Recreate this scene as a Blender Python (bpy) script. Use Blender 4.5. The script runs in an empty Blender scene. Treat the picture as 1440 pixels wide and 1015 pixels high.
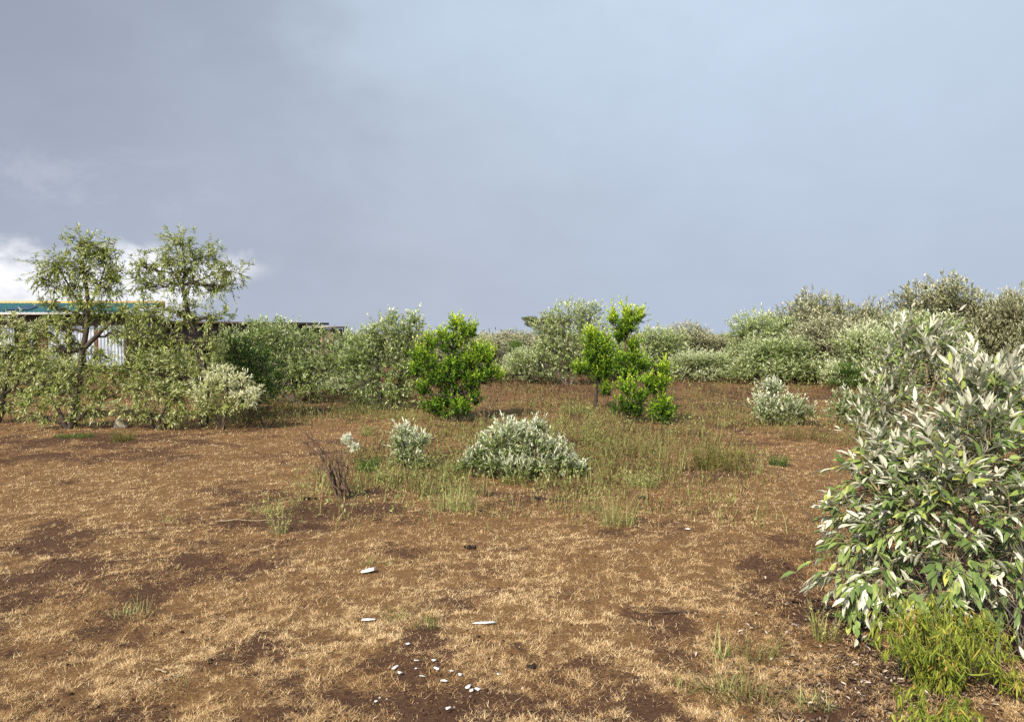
import bpy, math
import numpy as np

S = bpy.context.scene
COL = S.collection
F = 1080.0          # focal length in photo pixels (1440 wide)
HOR = 472.0         # horizon row
CAM_H = 1.6
rng = np.random.default_rng(7)


# ------------------------------------------------------------------ helpers
def gx(px, D):
    return (px - 720.0) / F * D


def gz(py, D):
    return CAM_H + (HOR - py) / F * D


def gd(py):
    return CAM_H * F / (py - HOR)


def unit(v):
    return v / np.maximum(np.linalg.norm(v, axis=-1, keepdims=True), 1e-9)


def vnoise(x, y, seed=0):
    xi = np.floor(x).astype(np.int64)
    yi = np.floor(y).astype(np.int64)
    fx, fy = x - xi, y - yi
    fx = fx * fx * (3 - 2 * fx)
    fy = fy * fy * (3 - 2 * fy)

    def h(a, b):
        n = (a * 374761393 + b * 668265263 + seed * 974711) & 0x7fffffff
        n = ((n ^ (n >> 13)) * 1274126177) & 0x7fffffff
        return ((n ^ (n >> 16)) & 0xffff) / 65535.0
    return (h(xi, yi) * (1 - fx) + h(xi + 1, yi) * fx) * (1 - fy) + (h(xi, yi + 1) * (1 - fx) + h(xi + 1, yi + 1) * fx) * fy


def fbm(x, y, seed=0, octv=4):
    s, a, t = 0, .5, 0
    for k in range(octv):
        s = s + a * vnoise(x * 2 ** k + 17.3 * k, y * 2 ** k - 9.1 * k, seed + k)
        t += a
        a *= .55
    return s / t


def ground_h(x, y):
    return .10 * (fbm(x * .35 + 31, y * .35 + 7, 3, 3) - .5) * np.clip((np.hypot(x, y) - .5) / 4, 0, 1) + .025 * (fbm(x * 3, y * 3, 9, 3) - .5)


class MB:
    """collects triangles/quads and links them as one mesh object"""
    def __init__(self):
        self.v, self.t, self.f4, self.f3, self.m4, self.m3 = [], [], [], [], [], []
        self.n = 0

    def add(self, verts, quads=None, tris=None, tint=0., mat=0):
        verts = np.asarray(verts, float).reshape(-1, 3)
        k = len(verts)
        self.v.append(verts)
        self.t.append(np.broadcast_to(np.asarray(tint, float), (k,)).copy())
        if quads is not None and len(quads):
            q = np.asarray(quads, np.int64).reshape(-1, 4) + self.n
            self.f4.append(q)
            self.m4.append(np.broadcast_to(np.asarray(mat), (len(q),)))
        if tris is not None and len(tris):
            q = np.asarray(tris, np.int64).reshape(-1, 3) + self.n
            self.f3.append(q)
            self.m3.append(np.broadcast_to(np.asarray(mat), (len(q),)))
        self.n += k

    def mesh(self, name, mats, smooth=False):
        me = bpy.data.meshes.new(name)
        v = np.concatenate(self.v)
        f4 = np.concatenate(self.f4) if self.f4 else np.zeros((0, 4), np.int64)
        f3 = np.concatenate(self.f3) if self.f3 else np.zeros((0, 3), np.int64)
        me.vertices.add(len(v))
        me.vertices.foreach_set('co', v.astype(np.float32).ravel())
        me.loops.add(f4.size + f3.size)
        me.loops.foreach_set('vertex_index', np.concatenate([f4.ravel(), f3.ravel()]).astype(np.int32))
        me.polygons.add(len(f4) + len(f3))
        tot = np.concatenate([np.full(len(f4), 4), np.full(len(f3), 3)]).astype(np.int32)
        st = np.concatenate([[0], np.cumsum(tot)[:-1]]).astype(np.int32)
        me.polygons.foreach_set('loop_start', st)
        mi = np.concatenate([*(self.m4 or [np.zeros(0)]), *(self.m3 or [np.zeros(0)])]).astype(np.int32)
        me.polygons.foreach_set('material_index', mi)
        if smooth:
            me.polygons.foreach_set('use_smooth', np.ones(len(tot), bool))
        a = me.attributes.new('tint', 'FLOAT', 'POINT')
        a.data.foreach_set('value', np.concatenate(self.t).astype(np.float32))
        for m in (mats if isinstance(mats, (list, tuple)) else [mats]):
            me.materials.append(m)
        me.update(calc_edges=True)
        me.validate()
        return me

    def obj(self, name, mats, parent=None, loc=None, smooth=False):
        o = bpy.data.objects.new(name, self.mesh(name, mats, smooth))
        COL.objects.link(o)
        if parent:
            o.parent = parent
        if loc is not None:
            o.location = loc
        return o

    def box(self, lo, hi, tint=0., mat=0):
        (a, b, c), (d, e, f) = lo, hi
        v = [(a, b, c), (d, b, c), (d, e, c), (a, e, c), (a, b, f), (d, b, f), (d, e, f), (a, e, f)]
        self.add(v, [(0, 3, 2, 1), (4, 5, 6, 7), (0, 1, 5, 4), (1, 2, 6, 5), (2, 3, 7, 6), (3, 0, 4, 7)], None, tint, mat)


def tag(o, label=None, cat=None, group=None, kind=None):
    for k, v in (('label', label), ('category', cat), ('group', group), ('kind', kind)):
        if v:
            o[k] = v
    return o


def thing(name, label, cat, loc, group=None):
    o = bpy.data.objects.new(name, None)
    o.empty_display_size = .2
    COL.objects.link(o)
    o.location = loc
    return tag(o, label, cat, group)


def tubes(mb, P, R, sides=3, tint=0., mat=0):
    """P [N,S,3] polylines, R [N,S] radii"""
    P = np.asarray(P, float)
    N, Sg, _ = P.shape
    T = np.gradient(P, axis=1)
    T = unit(T)
    ref = np.where(np.abs(T[..., 2:3]) > .9, np.array([1., 0, 0]), np.array([0, 0, 1.]))
    A = unit(np.cross(T, ref))
    B = np.cross(T, A)
    ang = np.arange(sides) / sides * 2 * np.pi
    ring = P[:, :, None, :] + R[:, :, None, None] * (np.cos(ang)[None, None, :, None] * A[:, :, None, :] + np.sin(ang)[None, None, :, None] * B[:, :, None, :])
    base = np.arange(N)[:, None, None] * Sg * sides
    i = np.arange(Sg - 1)[None, :, None] * sides
    j = np.arange(sides)[None, None, :]
    j2 = (j + 1) % sides
    q = np.stack([base + i + j, base + i + j2, base + i + sides + j2, base + i + sides + j], -1).reshape(-1, 4)
    tt = np.broadcast_to(np.asarray(tint, float).reshape(-1, 1, 1) if np.ndim(tint) else np.full((1, 1, 1), tint), (N, Sg, sides)).ravel()
    mb.add(ring, q, None, tt, mat)


def curve(p0, p1, n, wig, r, bow=None):
    t = np.linspace(0, 1, n)[:, None]
    p = p0 + (p1 - p0) * t
    w = r.normal(size=(n, 3)) * wig * np.linalg.norm(p1 - p0)
    w[0] = 0
    w[-1] = 0
    p = p + w
    if bow is not None:
        p = p + bow * (4 * t * (1 - t))
    return p


def leaves(mb, pos, d, L, W, r, tint, style='dia', fold=.35, curl=0., mat=0, back=None, nrm=None):
    """N leaves from pos along d; L, W arrays; curl bends the blade down along its length"""
    n = len(pos)
    d = unit(d)
    ref = nrm if nrm is not None else np.array([0, 0, 1.]) + r.normal(size=(n, 3)) * .35
    side = unit(np.cross(d, ref))
    up = np.cross(side, d)
    L = L[:, None]
    W = W[:, None]
    if style == 'dia':
        m = pos + d * L * .45 + up * W * fold * -.0
        v = np.stack([pos, m + side * W * .5 + up * W * fold, pos + d * L - up * L * curl, m - side * W * .5 + up * W * fold, m - up * L * curl * .2], 1)
        b = np.arange(n)[:, None] * 5
        tr = np.concatenate([b + np.array(x) for x in ((0, 4, 1), (1, 4, 2), (2, 4, 3), (3, 4, 0))])
        mb.add(v, None, tr, np.repeat(tint, 5), mat)
    elif style == 'pad':      # rounded leaf, 6 verts
        a = pos + d * L * .35
        c = pos + d * L * .75 - up * L * curl * .5
        v = np.stack([pos, a + side * W * .5 + up * W * fold, c + side * W * .42 + up * W * fold, pos + d * L - up * L * curl, c - side * W * .42 + up * W * fold, a - side * W * .5 + up * W * fold], 1)
        b = np.arange(n)[:, None] * 6
        q = np.concatenate([b + np.array(x) for x in ((0, 1, 2, 3), (0, 3, 4, 5))])
        mb.add(v, q, None, np.repeat(tint, 6), mat)
    else:                     # lance: 4 stations, optional second face for the underside
        st = (.0, .28, .62, 1.)
        wd = (.0, .46, .42, .0)

        def shell(off):
            mid = []
            for s in st:
                mid.append(pos + d * L * (s - .25 * np.abs(curl) * s * s) - up * L * curl * s * s + up * off)
            p = [mid[0]]
            for k in (1, 2):
                p += [mid[k] + side * W * wd[k] + up * W * fold, mid[k], mid[k] - side * W * wd[k] + up * W * fold]
            p.append(mid[3])
            return np.stack(p, 1)
        b = np.arange(n)[:, None] * 8
        tl = ((0, 2, 1), (0, 3, 2), (4, 5, 7), (5, 6, 7))
        ql = ((1, 2, 5, 4), (2, 3, 6, 5))
        mb.add(shell(0), np.concatenate([b + np.array(x) for x in ql]), np.concatenate([b + np.array(x) for x in tl]), np.repeat(tint, 8), mat)
        if back is not None:
            bt, bm = back
            mb.add(shell(-.0016), np.concatenate([b + np.array(x[::-1]) for x in ql]), np.concatenate([b + np.array(x[::-1]) for x in tl]), np.repeat(bt, 8), bm)


# ------------------------------------------------------------------ materials
def new_mat(name):
    m = bpy.data.materials.new(name)
    m.use_nodes = True
    nt = m.node_tree
    nt.nodes.clear()
    out = nt.nodes.new('ShaderNodeOutputMaterial')
    return m, nt, out


def ramp(nt, stops, inp):
    r = nt.nodes.new('ShaderNodeValToRGB')
    e = r.color_ramp.elements
    while len(e) < len(stops):
        e.new(.5)
    for k, (p, c) in enumerate(stops):
        e[k].position = p
        e[k].color = (*c, 1)
    nt.links.new(inp, r.inputs[0])
    return r.outputs[0]


def attr(nt, name='tint'):
    a = nt.nodes.new('ShaderNodeAttribute')
    a.attribute_name = name
    return a.outputs['Fac']


def noise(nt, scale, detail=4, coord=None, rough=.6, dist=0.):
    n = nt.nodes.new('ShaderNodeTexNoise')
    n.inputs['Scale'].default_value = scale
    n.inputs['Detail'].default_value = detail
    n.inputs['Roughness'].default_value = rough
    n.inputs['Distortion'].default_value = dist
    if coord is None:
        t = nt.nodes.new('ShaderNodeTexCoord')
        coord = t.outputs['Object']
    nt.links.new(coord, n.inputs['Vector'])
    return n.outputs['Fac']


def math_(nt, op, a, b=None, clamp=False):
    n = nt.nodes.new('ShaderNodeMath')
    n.operation = op
    n.use_clamp = clamp
    for k, v in enumerate((a, b)):
        if v is None:
            continue
        if isinstance(v, (int, float)):
            n.inputs[k].default_value = v
        else:
            nt.links.new(v, n.inputs[k])
    return n.outputs[0]


def mixc(nt, fac, a, b, mode='MIX'):
    n = nt.nodes.new('ShaderNodeMix')
    n.data_type = 'RGBA'
    n.blend_type = mode
    for s, v in ((n.inputs['Factor'], fac), (n.inputs[6], a), (n.inputs[7], b)):
        if isinstance(v, (int, float)):
            s.default_value = v
        elif isinstance(v, tuple):
            s.default_value = (*v, 1)
        else:
            nt.links.new(v, s)
    return n.outputs[2]


def leaf_mat(name, stops, trans=.25, rough=.5, spec=.25):
    m, nt, out = new_mat(name)
    c = ramp(nt, stops, attr(nt))
    p = nt.nodes.new('ShaderNodeBsdfPrincipled')
    p.inputs['Roughness'].default_value = rough
    p.inputs['Specular IOR Level'].default_value = spec
    nt.links.new(c, p.inputs['Base Color'])
    t = nt.nodes.new('ShaderNodeBsdfTranslucent')
    nt.links.new(c, t.inputs['Color'])
    x = nt.nodes.new('ShaderNodeMixShader')
    x.inputs[0].default_value = trans
    nt.links.new(p.outputs[0], x.inputs[1])
    nt.links.new(t.outputs[0], x.inputs[2])
    nt.links.new(x.outputs[0], out.inputs[0])
    return m


def solid_mat(name, c1, c2, scale=8., rough=.8, bump=.3, spec=.3, metal=0., stretch=None):
    m, nt, out = new_mat(name)
    tc = nt.nodes.new('ShaderNodeTexCoord').outputs['Object']
    if stretch:
        mp = nt.nodes.new('ShaderNodeMapping')
        mp.inputs['Scale'].default_value = stretch
        nt.links.new(tc, mp.inputs[0])
        tc = mp.outputs[0]
    f = noise(nt, scale, 6, tc)
    c = ramp(nt, ((.3, c1), (.7, c2)), f)
    p = nt.nodes.new('ShaderNodeBsdfPrincipled')
    p.inputs['Roughness'].default_value = rough
    p.inputs['Specular IOR Level'].default_value = spec
    p.inputs['Metallic'].default_value = metal
    nt.links.new(c, p.inputs['Base Color'])
    if bump:
        b = nt.nodes.new('ShaderNodeBump')
        b.inputs['Strength'].default_value = bump
        b.inputs['Distance'].default_value = .02
        nt.links.new(f, b.inputs['Height'])
        nt.links.new(b.outputs[0], p.inputs['Normal'])
    nt.links.new(p.outputs[0], out.inputs[0])
    return m


M = {}
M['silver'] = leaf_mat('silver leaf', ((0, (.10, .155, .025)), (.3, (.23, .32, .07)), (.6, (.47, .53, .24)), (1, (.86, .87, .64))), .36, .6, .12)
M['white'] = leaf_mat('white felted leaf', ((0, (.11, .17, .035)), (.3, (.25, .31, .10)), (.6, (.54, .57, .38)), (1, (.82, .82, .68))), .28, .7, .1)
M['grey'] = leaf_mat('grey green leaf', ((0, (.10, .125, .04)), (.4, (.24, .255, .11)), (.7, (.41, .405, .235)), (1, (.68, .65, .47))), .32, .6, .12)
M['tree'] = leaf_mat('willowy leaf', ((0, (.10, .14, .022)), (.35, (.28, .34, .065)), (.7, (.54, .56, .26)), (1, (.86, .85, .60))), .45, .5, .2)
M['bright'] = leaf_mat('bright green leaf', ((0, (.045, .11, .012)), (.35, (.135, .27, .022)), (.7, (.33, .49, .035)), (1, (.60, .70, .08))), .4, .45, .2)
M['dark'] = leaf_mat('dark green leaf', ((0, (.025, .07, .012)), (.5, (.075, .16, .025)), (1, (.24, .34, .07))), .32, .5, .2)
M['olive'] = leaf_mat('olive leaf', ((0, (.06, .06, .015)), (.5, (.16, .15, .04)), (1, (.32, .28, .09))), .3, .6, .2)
M['weed'] = leaf_mat('weed blade', ((0, (.11, .06, .035)), (.22, (.24, .135, .07)), (.45, (.20, .18, .06)), (.75, (.26, .30, .09)), (1, (.56, .50, .24))), .35, .6, .15)
M['straw'] = leaf_mat('dry straw', ((0, (.11, .05, .022)), (.3, (.28, .157, .065)), (.65, (.54, .355, .165)), (1, (.82, .63, .36))), .15, .7, .12)
M['wilt'] = leaf_mat('wilted yellow leaf', ((0, (.035, .06, .01)), (.5, (.14, .19, .02)), (.85, (.34, .37, .05)), (1, (.36, .22, .06))), .3, .5, .25)
M['near_top'] = leaf_mat('leaf top side', ((0, (.07, .11, .03)), (.5, (.16, .24, .065)), (.8, (.29, .37, .10)), (1, (.46, .48, .11))), .3, .5, .22)
M['near_back'] = leaf_mat('felted leaf underside', ((0, (.33, .37, .24)), (.6, (.53, .54, .41)), (1, (.74, .70, .57))), .28, .75, .08)
M['litter'] = leaf_mat('dead leaf', ((0, (.07, .045, .03)), (.6, (.2, .14, .09)), (1, (.48, .4, .32))), .1, .7, .2)
M['bark'] = solid_mat('dark bark', (.022, .016, .012), (.075, .055, .04), 14, .9, .5)
M['greybark'] = solid_mat('grey bark', (.05, .04, .032), (.16, .13, .105), 14, .9, .5)
M['tanstem'] = solid_mat('pale stem', (.16, .11, .06), (.34, .26, .16), 20, .8, .2)
M['deadwood'] = solid_mat('dead wood', (.045, .026, .018), (.15, .095, .065), 18, .9, .4)
M['yellowstem'] = solid_mat('yellow stem', (.12, .13, .03), (.26, .24, .06), 20, .7, .2)


# ------------------------------------------------------------------ plants
def plant(mb_leaf, mb_wood, lobes, trunks, r, leaf, twig, per=9, k_limb=6, limb_r=.03, sub=.4, tint=(.2, .8), tint_tip=.35,
          droop=0., up=.6, out_=1., shell=2.4, style='dia', n_scale=1., mat=0, back=False, curl=0., spread=1.1, fold=.35, wood_tint=.5, t0=.12, up_tint=.0, droop_fade=0.):
    """lobes: (cx,cy,cz,rx,ry,rz,n) local; trunks: list of (pts[n,3], r0, r1); leaf=(len,width); twig=(min,max)"""
    nodes = []
    for pts, r0, r1 in trunks:
        pts = np.asarray(pts, float)
        nn = len(pts)
        rad = np.linspace(r0, r1, nn)
        tubes(mb_wood, pts[None], rad[None], 7, wood_tint)
        for a, b in zip(pts, rad):
            nodes.append((a, b))
    NP = np.array([a for a, b in nodes])
    NR = np.array([b for a, b in nodes])
    for lb in lobes:
        c = np.array(lb[:3], float)
        rad = np.array(lb[3:6], float)
        n = max(3, int(lb[6] * n_scale))
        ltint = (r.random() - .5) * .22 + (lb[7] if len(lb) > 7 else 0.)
        dist = np.linalg.norm(NP - c, axis=1) + np.where(NP[:, 2] > c[2] + .02, 3., 0.)
        j = int(np.argmin(dist))
        s = NP[j]
        lim = curve(s, c, k_limb, .06, r, np.array([0, 0, -.06 * np.linalg.norm(c - s)]))
        r0 = min(NR[j] * .75, limb_r)
        tubes(mb_wood, lim[None], np.linspace(r0, r0 * .35, k_limb)[None], 5, wood_tint)
        dirs = unit(r.normal(size=(n, 3)))
        q = r.random(n) ** (1 / shell)
        anc = c + dirs * q[:, None] * rad
        zmin = .02
        anc[:, 2] = np.maximum(anc[:, 2], zmin + r.random(n) * .05)
        ow = unit(dirs / np.maximum(rad, .02))
        td = unit(ow * out_ + np.array([0, 0, up]) + r.normal(size=(n, 3)) * .45)
        tl = twig[0] + (twig[1] - twig[0]) * r.random(n) ** 2
        dr = droop * np.clip(1.15 - droop_fade * anc[:, 2], .0, 1.2) if droop_fade else np.full(n, droop)
        bend = (dr * -.5)[:, None] * np.array([0, 0, 1.])
        td = unit(td + np.array([0, 0, 1.]) * (droop - dr)[:, None] * .8)
        p0 = anc - td * tl[:, None] * .4
        tw = np.stack([p0 + td * tl[:, None] * t + bend * (tl[:, None] * t * t) for t in (0, .33, .66, 1.)], 1)
        tw[..., 2] = np.maximum(tw[..., 2], .015)
        wr = limb_r * .11
        tubes(mb_wood, tw, np.broadcast_to(np.array([wr, wr * .8, wr * .6, wr * .35]), (n, 4)), 3, wood_tint)
        # side branches from the limb to some of the twigs
        ks = np.where(r.random(n) < sub)[0]
        if len(ks):
            tpos = .25 + .75 * r.random(len(ks))
            fi = tpos * (k_limb - 1)
            i0 = np.minimum(fi.astype(int), k_limb - 2)
            st = lim[i0] + (lim[i0 + 1] - lim[i0]) * (fi - i0)[:, None]
            en = p0[ks]
            ln = np.linalg.norm(en - st, axis=1)[:, None]
            m1 = st + (en - st) * .35 + r.normal(size=st.shape) * .07 * ln
            m2 = st + (en - st) * .7 + r.normal(size=st.shape) * .07 * ln
            sr = r0 * .32
            tubes(mb_wood, np.stack([st, m1, m2, en], 1), np.broadcast_to(np.array([sr, sr * .75, sr * .5, wr]), (len(ks), 4)), 4, wood_tint)
        # leaves
        N = n * per
        ti = np.repeat(np.arange(n), per)
        t = np.tile(np.linspace(t0, 1., per), n) + r.normal(size=N) * .04
        t = np.clip(t, .05, 1.)
        pos = p0[ti] + td[ti] * (tl[ti] * t)[:, None] + bend[ti] * (tl[ti] * t * t)[:, None]
        rv = r.normal(size=(N, 3))
        rv = unit(rv - (rv * td[ti]).sum(1)[:, None] * td[ti])
        cone = spread * (1.15 - .75 * t)[:, None]
        ld = unit(td[ti] + rv * cone + np.array([0, 0, -1.]) * (dr[ti] * (1. - .3 * t))[:, None])
        L = leaf[0] * (.55 + .8 * r.random(N) ** 1.3) * (1.1 - .35 * t)
        W = leaf[1] * (.7 + .6 * r.random(N)) * (1.1 - .35 * t)
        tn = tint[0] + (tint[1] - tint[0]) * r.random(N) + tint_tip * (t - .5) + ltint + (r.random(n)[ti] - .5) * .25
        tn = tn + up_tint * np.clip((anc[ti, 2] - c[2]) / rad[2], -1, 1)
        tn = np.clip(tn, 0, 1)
        pos[:, 2] = np.maximum(pos[:, 2], .01)
        low = (pos[:, 2] + ld[:, 2] * L < .01)
        ld[low, 2] = np.abs(ld[low, 2]) * .3
        if back:
            bt = np.clip(.35 + .65 * r.random(N) + .2 * (t - .5), 0, 1)
            young = (t + r.normal(size=N) * .12 + back * np.clip((anc[ti, 2] - c[2]) / rad[2], -1, 1)) > .84
            crl = curl * (.2 + 1.2 * r.random(N))[:, None]
            for sel, mt in ((~young, 0), (young, 1)):
                if sel.any():
                    leaves(mb_leaf, pos[sel], ld[sel], L[sel], W[sel] * (1. if mt == 0 else .78), r, tn[sel] if mt == 0 else bt[sel] * .9 + .05, 'lance', fold, crl[sel], mt, (bt[sel], 1))
        else:
            leaves(mb_leaf, pos, ld, L, W, r, tn, style, fold, curl, mat)


def px_lobes(D, bx, spec, dens, depth=1., jit=.5, r=rng):
    out = []
    for s in spec:
        px, py, rx, ry = s[:4]
        dy = s[4] if len(s) > 4 else 0.
        ex = s[5] if len(s) > 5 else 0.
        k = D / F
        RX, RZ = rx * k, ry * k
        RY = max(.6 * RX, .5 * (RX + RZ)) * depth
        Dd = D + dy
        out.append((gx(px, Dd) - bx, dy + r.normal() * .12 * RY * jit, gz(py, Dd), RX, RY, RZ, dens * RX * RZ + dens * .02, ex))
    return out


def px_line(D, bx, pts, r0, r1, dy=None):
    return (np.array([(gx(a, D) - bx, (dy[i] if dy else 0), max(gz(b, D), -.03)) for i, (a, b) in enumerate(pts)]), r0, r1)


def build_plant(name, label, cat, D, bpx, spec, dens, lines, leafmat, woodmat, seed, group=None, part=('foliage', 'stem'), smooth=False, depth=1., **kw):
    r = np.random.default_rng(seed)
    bx = gx(bpx, D)
    t = thing(name, label, cat, (bx, D, float(ground_h(np.array(bx), np.array(D)))), group)
    ml, mw = MB(), MB()
    plant(ml, mw, px_lobes(D, bx, spec, dens, depth, r=r), [px_line(D, bx, *l) for l in lines], r, **kw)
    ml.obj(part[0], leafmat, t, smooth=smooth)
    mw.obj(part[1], woodmat, t)
    return t


# ------------------------------------------------------------------ ground
def straw_map(x, y):
    """how much dry straw lies on the soil (0..1), world metres"""
    n = fbm(x * .55 + 3, y * .55, 21, 4)
    n2 = fbm(x * 2.3 + 9, y * 2.3 + 4, 33, 3)
    s = .82 + (n - .5) * 1.15 + (n2 - .5) * 2.
    for px, py, rx, ry, w in STRAW:
        D = gd(py)
        cx = gx(px, D)
        ax = rx / F * D
        ay = max(ry / (py - HOR) * D, .25)
        s = s + .72 * w * np.exp(-((x - cx) / ax) ** 2 - ((y - D) / ay) ** 2)
    return np.clip(s, 0, 1)


STRAW = [(100, 640, 190, 30, -.55), (330, 650, 130, 22, .35), (80, 700, 120, 25, .25), (470, 720, 70, 30, -.3), (300, 740, 90, 20, -.35),
         (230, 790, 130, 22, -.35), (640, 760, 200, 45, .35), (900, 790, 160, 50, .3), (1080, 690, 100, 40, .7), (1130, 630, 60, 18, .7),
         (60, 930, 130, 60, -.3), (620, 1010, 110, 18, -.3), (620, 940, 110, 30, .5), (1200, 900, 130, 90, -.4), (900, 1000, 120, 25, -.2), (150, 860, 80, 30, -.25),
         (480, 850, 160, 40, .2), (750, 900, 120, 40, .25), (990, 545, 90, 14, -.4), (1060, 830, 80, 30, -.15), (700, 690, 120, 20, -.35)]


def build_ground():
    def axis(lo, hi, st, far):
        a = np.arange(lo, hi, st)
        k, w = [], st
        v = hi
        while v < far:
            w *= 1.16
            v += w
            k.append(v)
        k2, w, v = [], st, lo
        while v > -far:
            w *= 1.16
            v -= w
            k2.append(v)
        return np.array(k2[::-1] + list(a) + k)
    X = axis(-9., 9., .06, 4000.)
    Y = axis(2., 15., .05, 4000.)
    gxx, gyy = np.meshgrid(X, Y)
    x, y = gxx.ravel(), gyy.ravel()
    z = ground_h(x, y)
    near = (np.abs(x) < 12) & (y > 0) & (y < 20)
    z = z + np.where(near, .035 * (fbm(x * 6, y * 6, 51, 3) - .5) + .02 * (vnoise(x * 15, y * 15, 77) - .5), 0)
    nx, ny = len(X), len(Y)
    i = np.arange(ny - 1)[:, None] * nx + np.arange(nx - 1)[None]
    q = np.stack([i, i + 1, i + nx + 1, i + nx], -1).reshape(-1, 4)
    mb = MB()
    mb.add(np.stack([x, y, z], 1), q, None, straw_map(x, y))
    m, nt, out = new_mat('dry ground')
    tc = nt.nodes.new('ShaderNodeTexCoord').outputs['Object']
    f1 = noise(nt, 1.3, 6, tc)
    f2 = noise(nt, 28, 6, tc, .7)
    f3 = noise(nt, 90, 5, tc, .7, .6)
    soil = ramp(nt, ((.3, (.036, .0185, .011)), (.55, (.072, .039, .023)), (.75, (.125, .072, .043))), f2)
    soil = mixc(nt, f1, soil, mixc(nt, .35, soil, (.11, .053, .028)))
    soil = mixc(nt, ramp(nt, ((.62, (0, 0, 0)), (.72, (.8, .8, .8))), noise(nt, 140, 3, tc, .6)), soil, (.32, .19, .09))
    th = ramp(nt, ((.3, (.09, .043, .018)), (.5, (.22, .122, .047)), (.68, (.43, .265, .105))), f3)
    a = math_(nt, 'ADD', attr(nt), math_(nt, 'MULTIPLY', math_(nt, 'SUBTRACT', f2, .5), 1.3))
    f4 = noise(nt, 7., 5, tc, .7, .4)
    a = math_(nt, 'ADD', a, math_(nt, 'MULTIPLY', math_(nt, 'SUBTRACT', f4, .5), 1.6))
    a = math_(nt, 'SUBTRACT', a, .05)
    fac = ramp(nt, ((.40, (0, 0, 0)), (.85, (.55, .55, .55))), a)
    c = mixc(nt, fac, soil, th)
    p = nt.nodes.new('ShaderNodeBsdfPrincipled')
    p.inputs['Roughness'].default_value = .95
    p.inputs['Specular IOR Level'].default_value = .1
    nt.links.new(c, p.inputs['Base Color'])
    b = nt.nodes.new('ShaderNodeBump')
    b.inputs['Strength'].default_value = .8
    b.inputs['Distance'].default_value = .02
    nt.links.new(math_(nt, 'ADD', f2, math_(nt, 'MULTIPLY', f3, .6)), b.inputs['Height'])
    nt.links.new(b.outputs[0], p.inputs['Normal'])
    nt.links.new(p.outputs[0], out.inputs[0])
    o = mb.obj('ground', m, smooth=True)
    tag(o, kind='structure')


def full_h(x, y):
    z = ground_h(x, y)
    return z + .035 * (fbm(x * 6, y * 6, 51, 3) - .5) + .02 * (vnoise(x * 15, y * 15, 77) - .5)


def blades(mb, pos, az, tilt, L, W, tint, curl, r, segs=3):
    """grass blades: strips of segs quads, bending over"""
    n = len(pos)
    h = np.stack([np.cos(az), np.sin(az), np.zeros(n)], 1)
    s = np.stack([-np.sin(az), np.cos(az), np.zeros(n)], 1)
    pts = []
    p = pos.copy()
    th = tilt.copy()
    rows = [p]
    for k in range(segs):
        p = p + (h * np.sin(th)[:, None] + np.array([0, 0, 1.]) * np.cos(th)[:, None]) * (L / segs)[:, None]
        th = th + curl
        rows.append(p)
    v = []
    for k, p in enumerate(rows):
        w = W * (1 - .8 * k / segs)
        v += [p - s * w[:, None] * .5, p + s * w[:, None] * .5]
    v = np.stack(v, 1)
    v[..., 2] = np.maximum(v[..., 2], pos[:, None, 2] - .004)
    b = np.arange(n)[:, None] * (2 * segs + 2)
    q = np.concatenate([b + 2 * k + np.array((0, 1, 3, 2)) for k in range(segs)])
    mb.add(v, q, None, np.repeat(tint, 2 * segs + 2))


def scatter(n, y0, y1, power, r, margin=.72):
    u = r.random(n)
    a = 1 - power
    y = (y0 ** a + u * (y1 ** a - y0 ** a)) ** (1 / a) if abs(a) > 1e-6 else y0 * (y1 / y0) ** u
    x = (r.random(n) * 2 - 1) * (y * margin + .4)
    return x, y


def build_straw():
    r = np.random.default_rng(11)
    mb = MB()
    x, y = scatter(3300000, 2.7, 19, 1.5, r)
    s = straw_map(x, y)
    cl = fbm(x * 9, y * 9, 61, 2)
    f4 = fbm(x * 22, y * 22, 63, 2)
    keep = r.random(len(x)) < np.clip((s - .02) * 1.3, .08, 1) * np.clip((cl - .29) * 4., .06, 1) * np.clip((f4 - .30) * 3.6, .08, 1)
    x, y, s = x[keep], y[keep], s[keep]
    n = len(x)
    pos = np.stack([x, y, full_h(x, y) - .003], 1)
    sc = 1 + .05 * y
    L = (.011 + .026 * r.random(n) ** 1.9) * sc
    W = (.0008 + .0011 * r.random(n)) * (1 + .17 * y)
    tilt = np.radians(50 + 48 * r.random(n))
    patch = fbm(x * 1.7, y * 1.7, 71, 3)
    tint = np.clip(.09 + .86 * r.random(n) ** 1.1 + .6 * (patch - .5) + .12 * s, 0, 1)
    print('straw blades', n)
    blades(mb, pos, r.random(n) * 6.283, tilt, L, W, tint, (r.random(n) - .25) * .9, r, 2)
    o = mb.obj('dry_straw', M['straw'])
    tag(o, 'short trampled straw-coloured dry grass lying over the brown soil', 'dry grass', kind='stuff')


WEED = [(560, 650, 90, 40, .8), (700, 640, 140, 45, 1.), (860, 640, 130, 40, 1.), (640, 690, 40, 22, .7), (870, 590, 140, 22, .9), (990, 570, 120, 30, .8),
        (760, 570, 100, 16, .8), (640, 600, 70, 14, .8), (450, 590, 90, 10, .5), (330, 592, 90, 10, .8), (1020, 640, 50, 22, .7), (1120, 600, 70, 10, .6),
        (1190, 590, 60, 14, .5), (100, 590, 130, 8, .4), (490, 650, 30, 20, .5), (540, 575, 90, 10, .9), (400, 580, 80, 10, .8), (860, 625, 90, 30, .6), (1130, 640, 60, 34, -1.2), (1140, 605, 40, 8, -1.), (330, 640, 120, 30, -.8)]


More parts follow.
